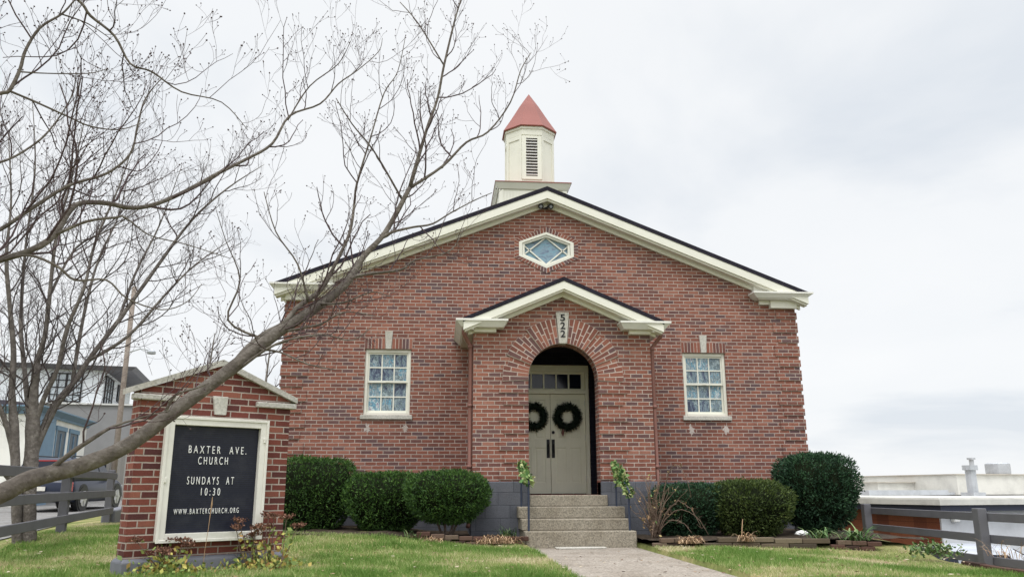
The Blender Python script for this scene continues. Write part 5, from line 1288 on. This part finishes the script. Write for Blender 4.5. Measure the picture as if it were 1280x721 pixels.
limb([(-95, 180, 5.2, 9), (-40, 130, 5.2, 7.5), (0, 117, 5.2, 7), (12, 113, 5.2, 6.6), (25, 87, 5.2, 6), (32, 63, 5.2, 5.4), (50, 35, 5.2, 4.6), (77, 18, 5.2, 3.6), (92, 2, 5.2, 2.6), (110, -20, 5.2, 1.5)], SP)
limb([(12, 114, 5.2, 4.6), (43, 127, 5.2, 4), (83, 145, 5.2, 3.3), (113, 158, 5.25, 2.8), (150, 162, 5.25, 2), (182, 152, 5.3, 1.1)], SP)
limb([(-80, 40, 5.3, 8), (40, -35, 5.2, 6), (97, 0, 5.1, 5.5), (113, 20, 5.1, 5), (143, 45, 5.1, 4.4), (163, 80, 5.1, 3.8), (190, 90, 5.1, 3.4), (227, 115, 5.15, 2.6), (277, 128, 5.2, 1.9), (310, 163, 5.2, 1.1)], SP)
limb([(77, 18, 5.2, 3), (110, 30, 5.2, 2.2), (140, 50, 5.2, 1.2)], SP)
limb([(25, 90, 5.2, 3), (60, 92, 5.2, 2.2), (110, 92, 5.2, 1.8), (135, 86, 5.2, 1)], SP)
limb([(0, 326, 5.3, 5), (36, 319, 5.25, 4.5), (72, 333, 5.2, 4), (94, 350, 5.2, 3.4), (133, 350, 5.2, 2.8), (159, 373, 5.2, 2.3), (202, 387, 5.25, 1.8), (234, 377, 5.25, 1.3), (252, 355, 5.3, .9)], SP)
limb([(-90, 260, 5.15, 7), (-30, 215, 5.15, 5), (20, 195, 5.2, 4), (60, 165, 5.2, 3), (90, 120, 5.2, 2), (95, 90, 5.2, 1)], SP)
D1.finish()

tB = onZ(38, 687, .06)
D2 = Tree('bare_tree', 'many stemmed bare tree on the lawn in front of the left fence', tB, 9, BARK2, TW2)
dB = math.hypot(tB.x, tB.y)
TS = dict(step=(.24, .15, .115, .095), length=(1.45, .75, .38, .19), maxr=(.011, .006, .0038, .0025), up=.2, bud=False, curl=.15, lift=.1)
def stem(rows, spawn=TS, sides=8, mb=None): D2.main([(at(a, b, dB + d), pxr(at(a, b, dB + d), w * (.86 if b > 500 else .62))) for a, b, d, w in rows], mb, sides, .07, spawn)
stem([(36, 699, 0, 25), (36, 682, 0, 21), (36, 650, 0, 19.5), (37, 600, 0, 19.5), (40, 560, 0, 20), (41, 530, 0, 19), (42, 495, -.05, 17), (46, 455, -.1, 14)], None, 12, D2.trunk)
stem([(21, 699, -.05, 15), (21, 670, -.05, 13.5), (20, 610, -.08, 13), (18, 540, -.1, 13.5), (15, 490, -.1, 13), (17, 440, -.1, 11.5), (12, 380, -.15, 9), (8, 320, -.2, 7), (14, 250, -.2, 4), (10, 165, -.2, 1)], dict(TS, start=.35), 10, D2.trunk)
stem([(38, 590, 0, 13), (44, 562, .02, 13), (55, 535, .05, 12.5), (70, 505, .1, 11.5), (92, 478, .1, 11), (112, 448, .15, 10), (150, 398, .2, 8.5), (195, 335, .25, 7), (240, 275, .3, 5), (285, 235, .35, 3.2), (330, 206, .4, 1)])
stem([(40, 545, 0, 14), (42, 505, -.03, 13), (46, 455, -.1, 12), (56, 420, -.15, 10), (62, 370, -.2, 8.5), (70, 300, -.3, 6), (90, 220, -.3, 3.6), (108, 140, -.3, 1)])
stem([(40, 540, .0, 12), (34, 495, .1, 11), (30, 455, .25, 9.5), (26, 400, .4, 7.5), (32, 310, .5, 5), (44, 210, .55, 3), (40, 120, .6, 1)])
stem([(43, 530, .0, 10), (56, 495, -.1, 9.5), (72, 460, -.2, 9), (84, 410, -.3, 8), (105, 360, -.4, 7), (120, 300, -.4, 5), (150, 230, -.5, 3), (176, 150, -.5, 1)])
stem([(90, 481, .1, 8), (98, 430, .2, 7.5), (110, 370, .3, 6), (125, 320, .4, 4.5), (150, 265, .5, 2.6), (162, 205, .5, 1)])
stem([(110, 451, .15, 8), (160, 420, .0, 6.5), (205, 370, -.1, 5), (245, 330, -.1, 3), (292, 298, -.1, 1)])
stem([(148, 401, .2, 6.5), (170, 340, .4, 5), (200, 280, .5, 3), (228, 205, .6, 1)])
stem([(19, 585, -.09, 8), (12, 545, -.12, 8), (0, 510, -.2, 7.5), (-25, 455, -.3, 6.5), (-40, 380, -.3, 5), (-30, 300, -.3, 3), (-18, 210, -.3, 1)])
stem([(20, 615, -.08, 7), (8, 594, -.2, 7), (-6, 584, -.3, 6), (-30, 570, -.4, 5), (-60, 520, -.5, 3)], dict(TS, start=.5))
stem([(62, 370, -.2, 6), (95, 310, -.1, 4.5), (140, 285, 0, 3), (195, 246, 0, 1)])
D2.finish()

# far thin bare trees beyond the street
for i, (px, d, h, lab) in enumerate(((250, 44, 8.5, 'slender far bare tree showing between the sign gable and the church'), (325, 50, 9.5, 'taller far bare tree beside the left church wall'), (-60, 40, 8, 'far bare tree beyond the cream house'))):
    b = at(px, 600, d); b.z = gz(b.x, b.y)
    F_ = Tree('bare_tree', lab, b, 40 + i, BARK2, TW2)
    g = F_.g
    F_.main([(b + Vector((0, 0, -.2)), .2), (b + Vector((.1, 0, h * .3)), .15), (b + Vector((-.1, .1, h * .65)), .08), (b + Vector((.1, 0, h)), .02)], F_.trunk, 8, .05, dict(step=(.5, .4, .3), length=(2.6, 1.2, .5), maxr=(.05, .02, .01), start=.25, up=.5, bud=False, depth=3))
    F_.limb.tube([b + Vector((0, 0, h * .3)), b + Vector((.8, .2, h * .5)), b + Vector((1.3, .2, h * .75))], [.08, .05, .02], 6)
    F_.finish()

# ------------------------------------------------------------------ lawn blades, fallen leaves
n = 330000
u = nrg.uniform(0, 1, n); Y_ = 6.4 + 11.0 * u ** 1.25; X_ = nrg.uniform(-7.6, 7.4, n)
keep = (X_ > -.62 * Y_ - .3) & (X_ < .78 * Y_ + .3) & ~((X_ > 1.38) & (X_ < 2.99) & (Y_ < 12.9)) & ~((X_ > 1.2) & (Y_ > 11.93)) & ~((X_ > -3.2) & (X_ <= 1.25) & (Y_ > 12.62 + .35 * np.clip((-X_ - .4), 0, 2.8))) & ~((Y_ > 15)&(X_ > -3.3)) & (X_ > -5.78 - .215 * (Y_ - 13.5) - .3) & (X_ < 6.75 + .06 * (Y_ - 10))
# not inside the sign
du = (X_ - SG.x) * math.cos(SA) + (Y_ - SG.y) * math.sin(SA); dv = -(X_ - SG.x) * math.sin(SA) + (Y_ - SG.y) * math.cos(SA)
keep &= ~((du > -.04) & (du < 1.70) & (dv > -.06) & (dv < TH + .06))
X_, Y_ = X_[keep], Y_[keep]; n = len(X_)
zz = np.array([gz(a, b) for a, b in zip(X_.tolist(), Y_.tolist())])
dry = np.array([mnoise.noise(Vector((a * .55 + 4, b * .8, .3))) + .6 * mnoise.noise(Vector((a * 2.1, b * 2.1, 1.7))) for a, b in zip(X_.tolist(), Y_.tolist())])
L_ = nrg.uniform(.022, .062, n) * (1 + .35 * np.clip(-dry * 2, -.6, 1)); an = nrg.uniform(0, 2 * math.pi, n); wd = nrg.uniform(.0035, .007, n)
P = np.stack([X_, Y_, zz - .005], 1); sd_ = np.stack([np.cos(an), np.sin(an), np.zeros(n)], 1) * wd[:, None]
ln_ = np.stack([nrg.normal(size=n) * .45, nrg.normal(size=n) * .45, np.ones(n)], 1) * L_[:, None]
V = np.stack([P - sd_, P + sd_, P + ln_], 1)
tone = np.clip(.41 + dry * .75 + nrg.normal(size=n) * .16, 0, 1)
GR = leaf_mat('grass_blade', [(0, (.11, .21, .042)), (.32, (.20, .31, .078)), (.55, (.34, .39, .155)), (.78, (.53, .475, .28)), (1, (.64, .56, .38))], .7, .2, .3)
tag(bulk('grass', V, tone, GR), 'short patchy green and straw lawn grass around the path', 'grass', kind='stuff')
n = 800; X_ = nrg.uniform(-6, 6.3, n); Y_ = 7 + 6 * nrg.uniform(0, 1, n) ** .8
ok = (~((X_ > -3.3) & (X_ < -1.4) & (Y_ > 8.3) & (Y_ < 10.4)))& (Y_ < np.where(X_ > 1.2, 11.85, 12.5)); X_, Y_ = X_[ok], Y_[ok]
P = np.stack([X_, Y_, np.array([max(gz(a, b), 0.0) + (.035 if not 1.36 < a < 3 else .004) for a, b in zip(X_.tolist(), Y_.tolist())])], 1)
V = leaves(P, .055, np.tile(np.array([[0, 0, .02]]), (len(P), 1)), .6, 0, 77); V[:, :, 2] = P[:, None, 2] + (V[:, :, 2] - P[:, None, 2]) * .25
tag(bulk('fallen_leaves', V, nrg.uniform(0, 1, len(P)), leaf_mat('dead_leaf', [(0, (.13, .07, .04)), (.6, (.3, .2, .12)), (1, (.55, .48, .36))])), 'scattered small brown dead leaves lying on the lawn', 'leaves', kind='stuff')
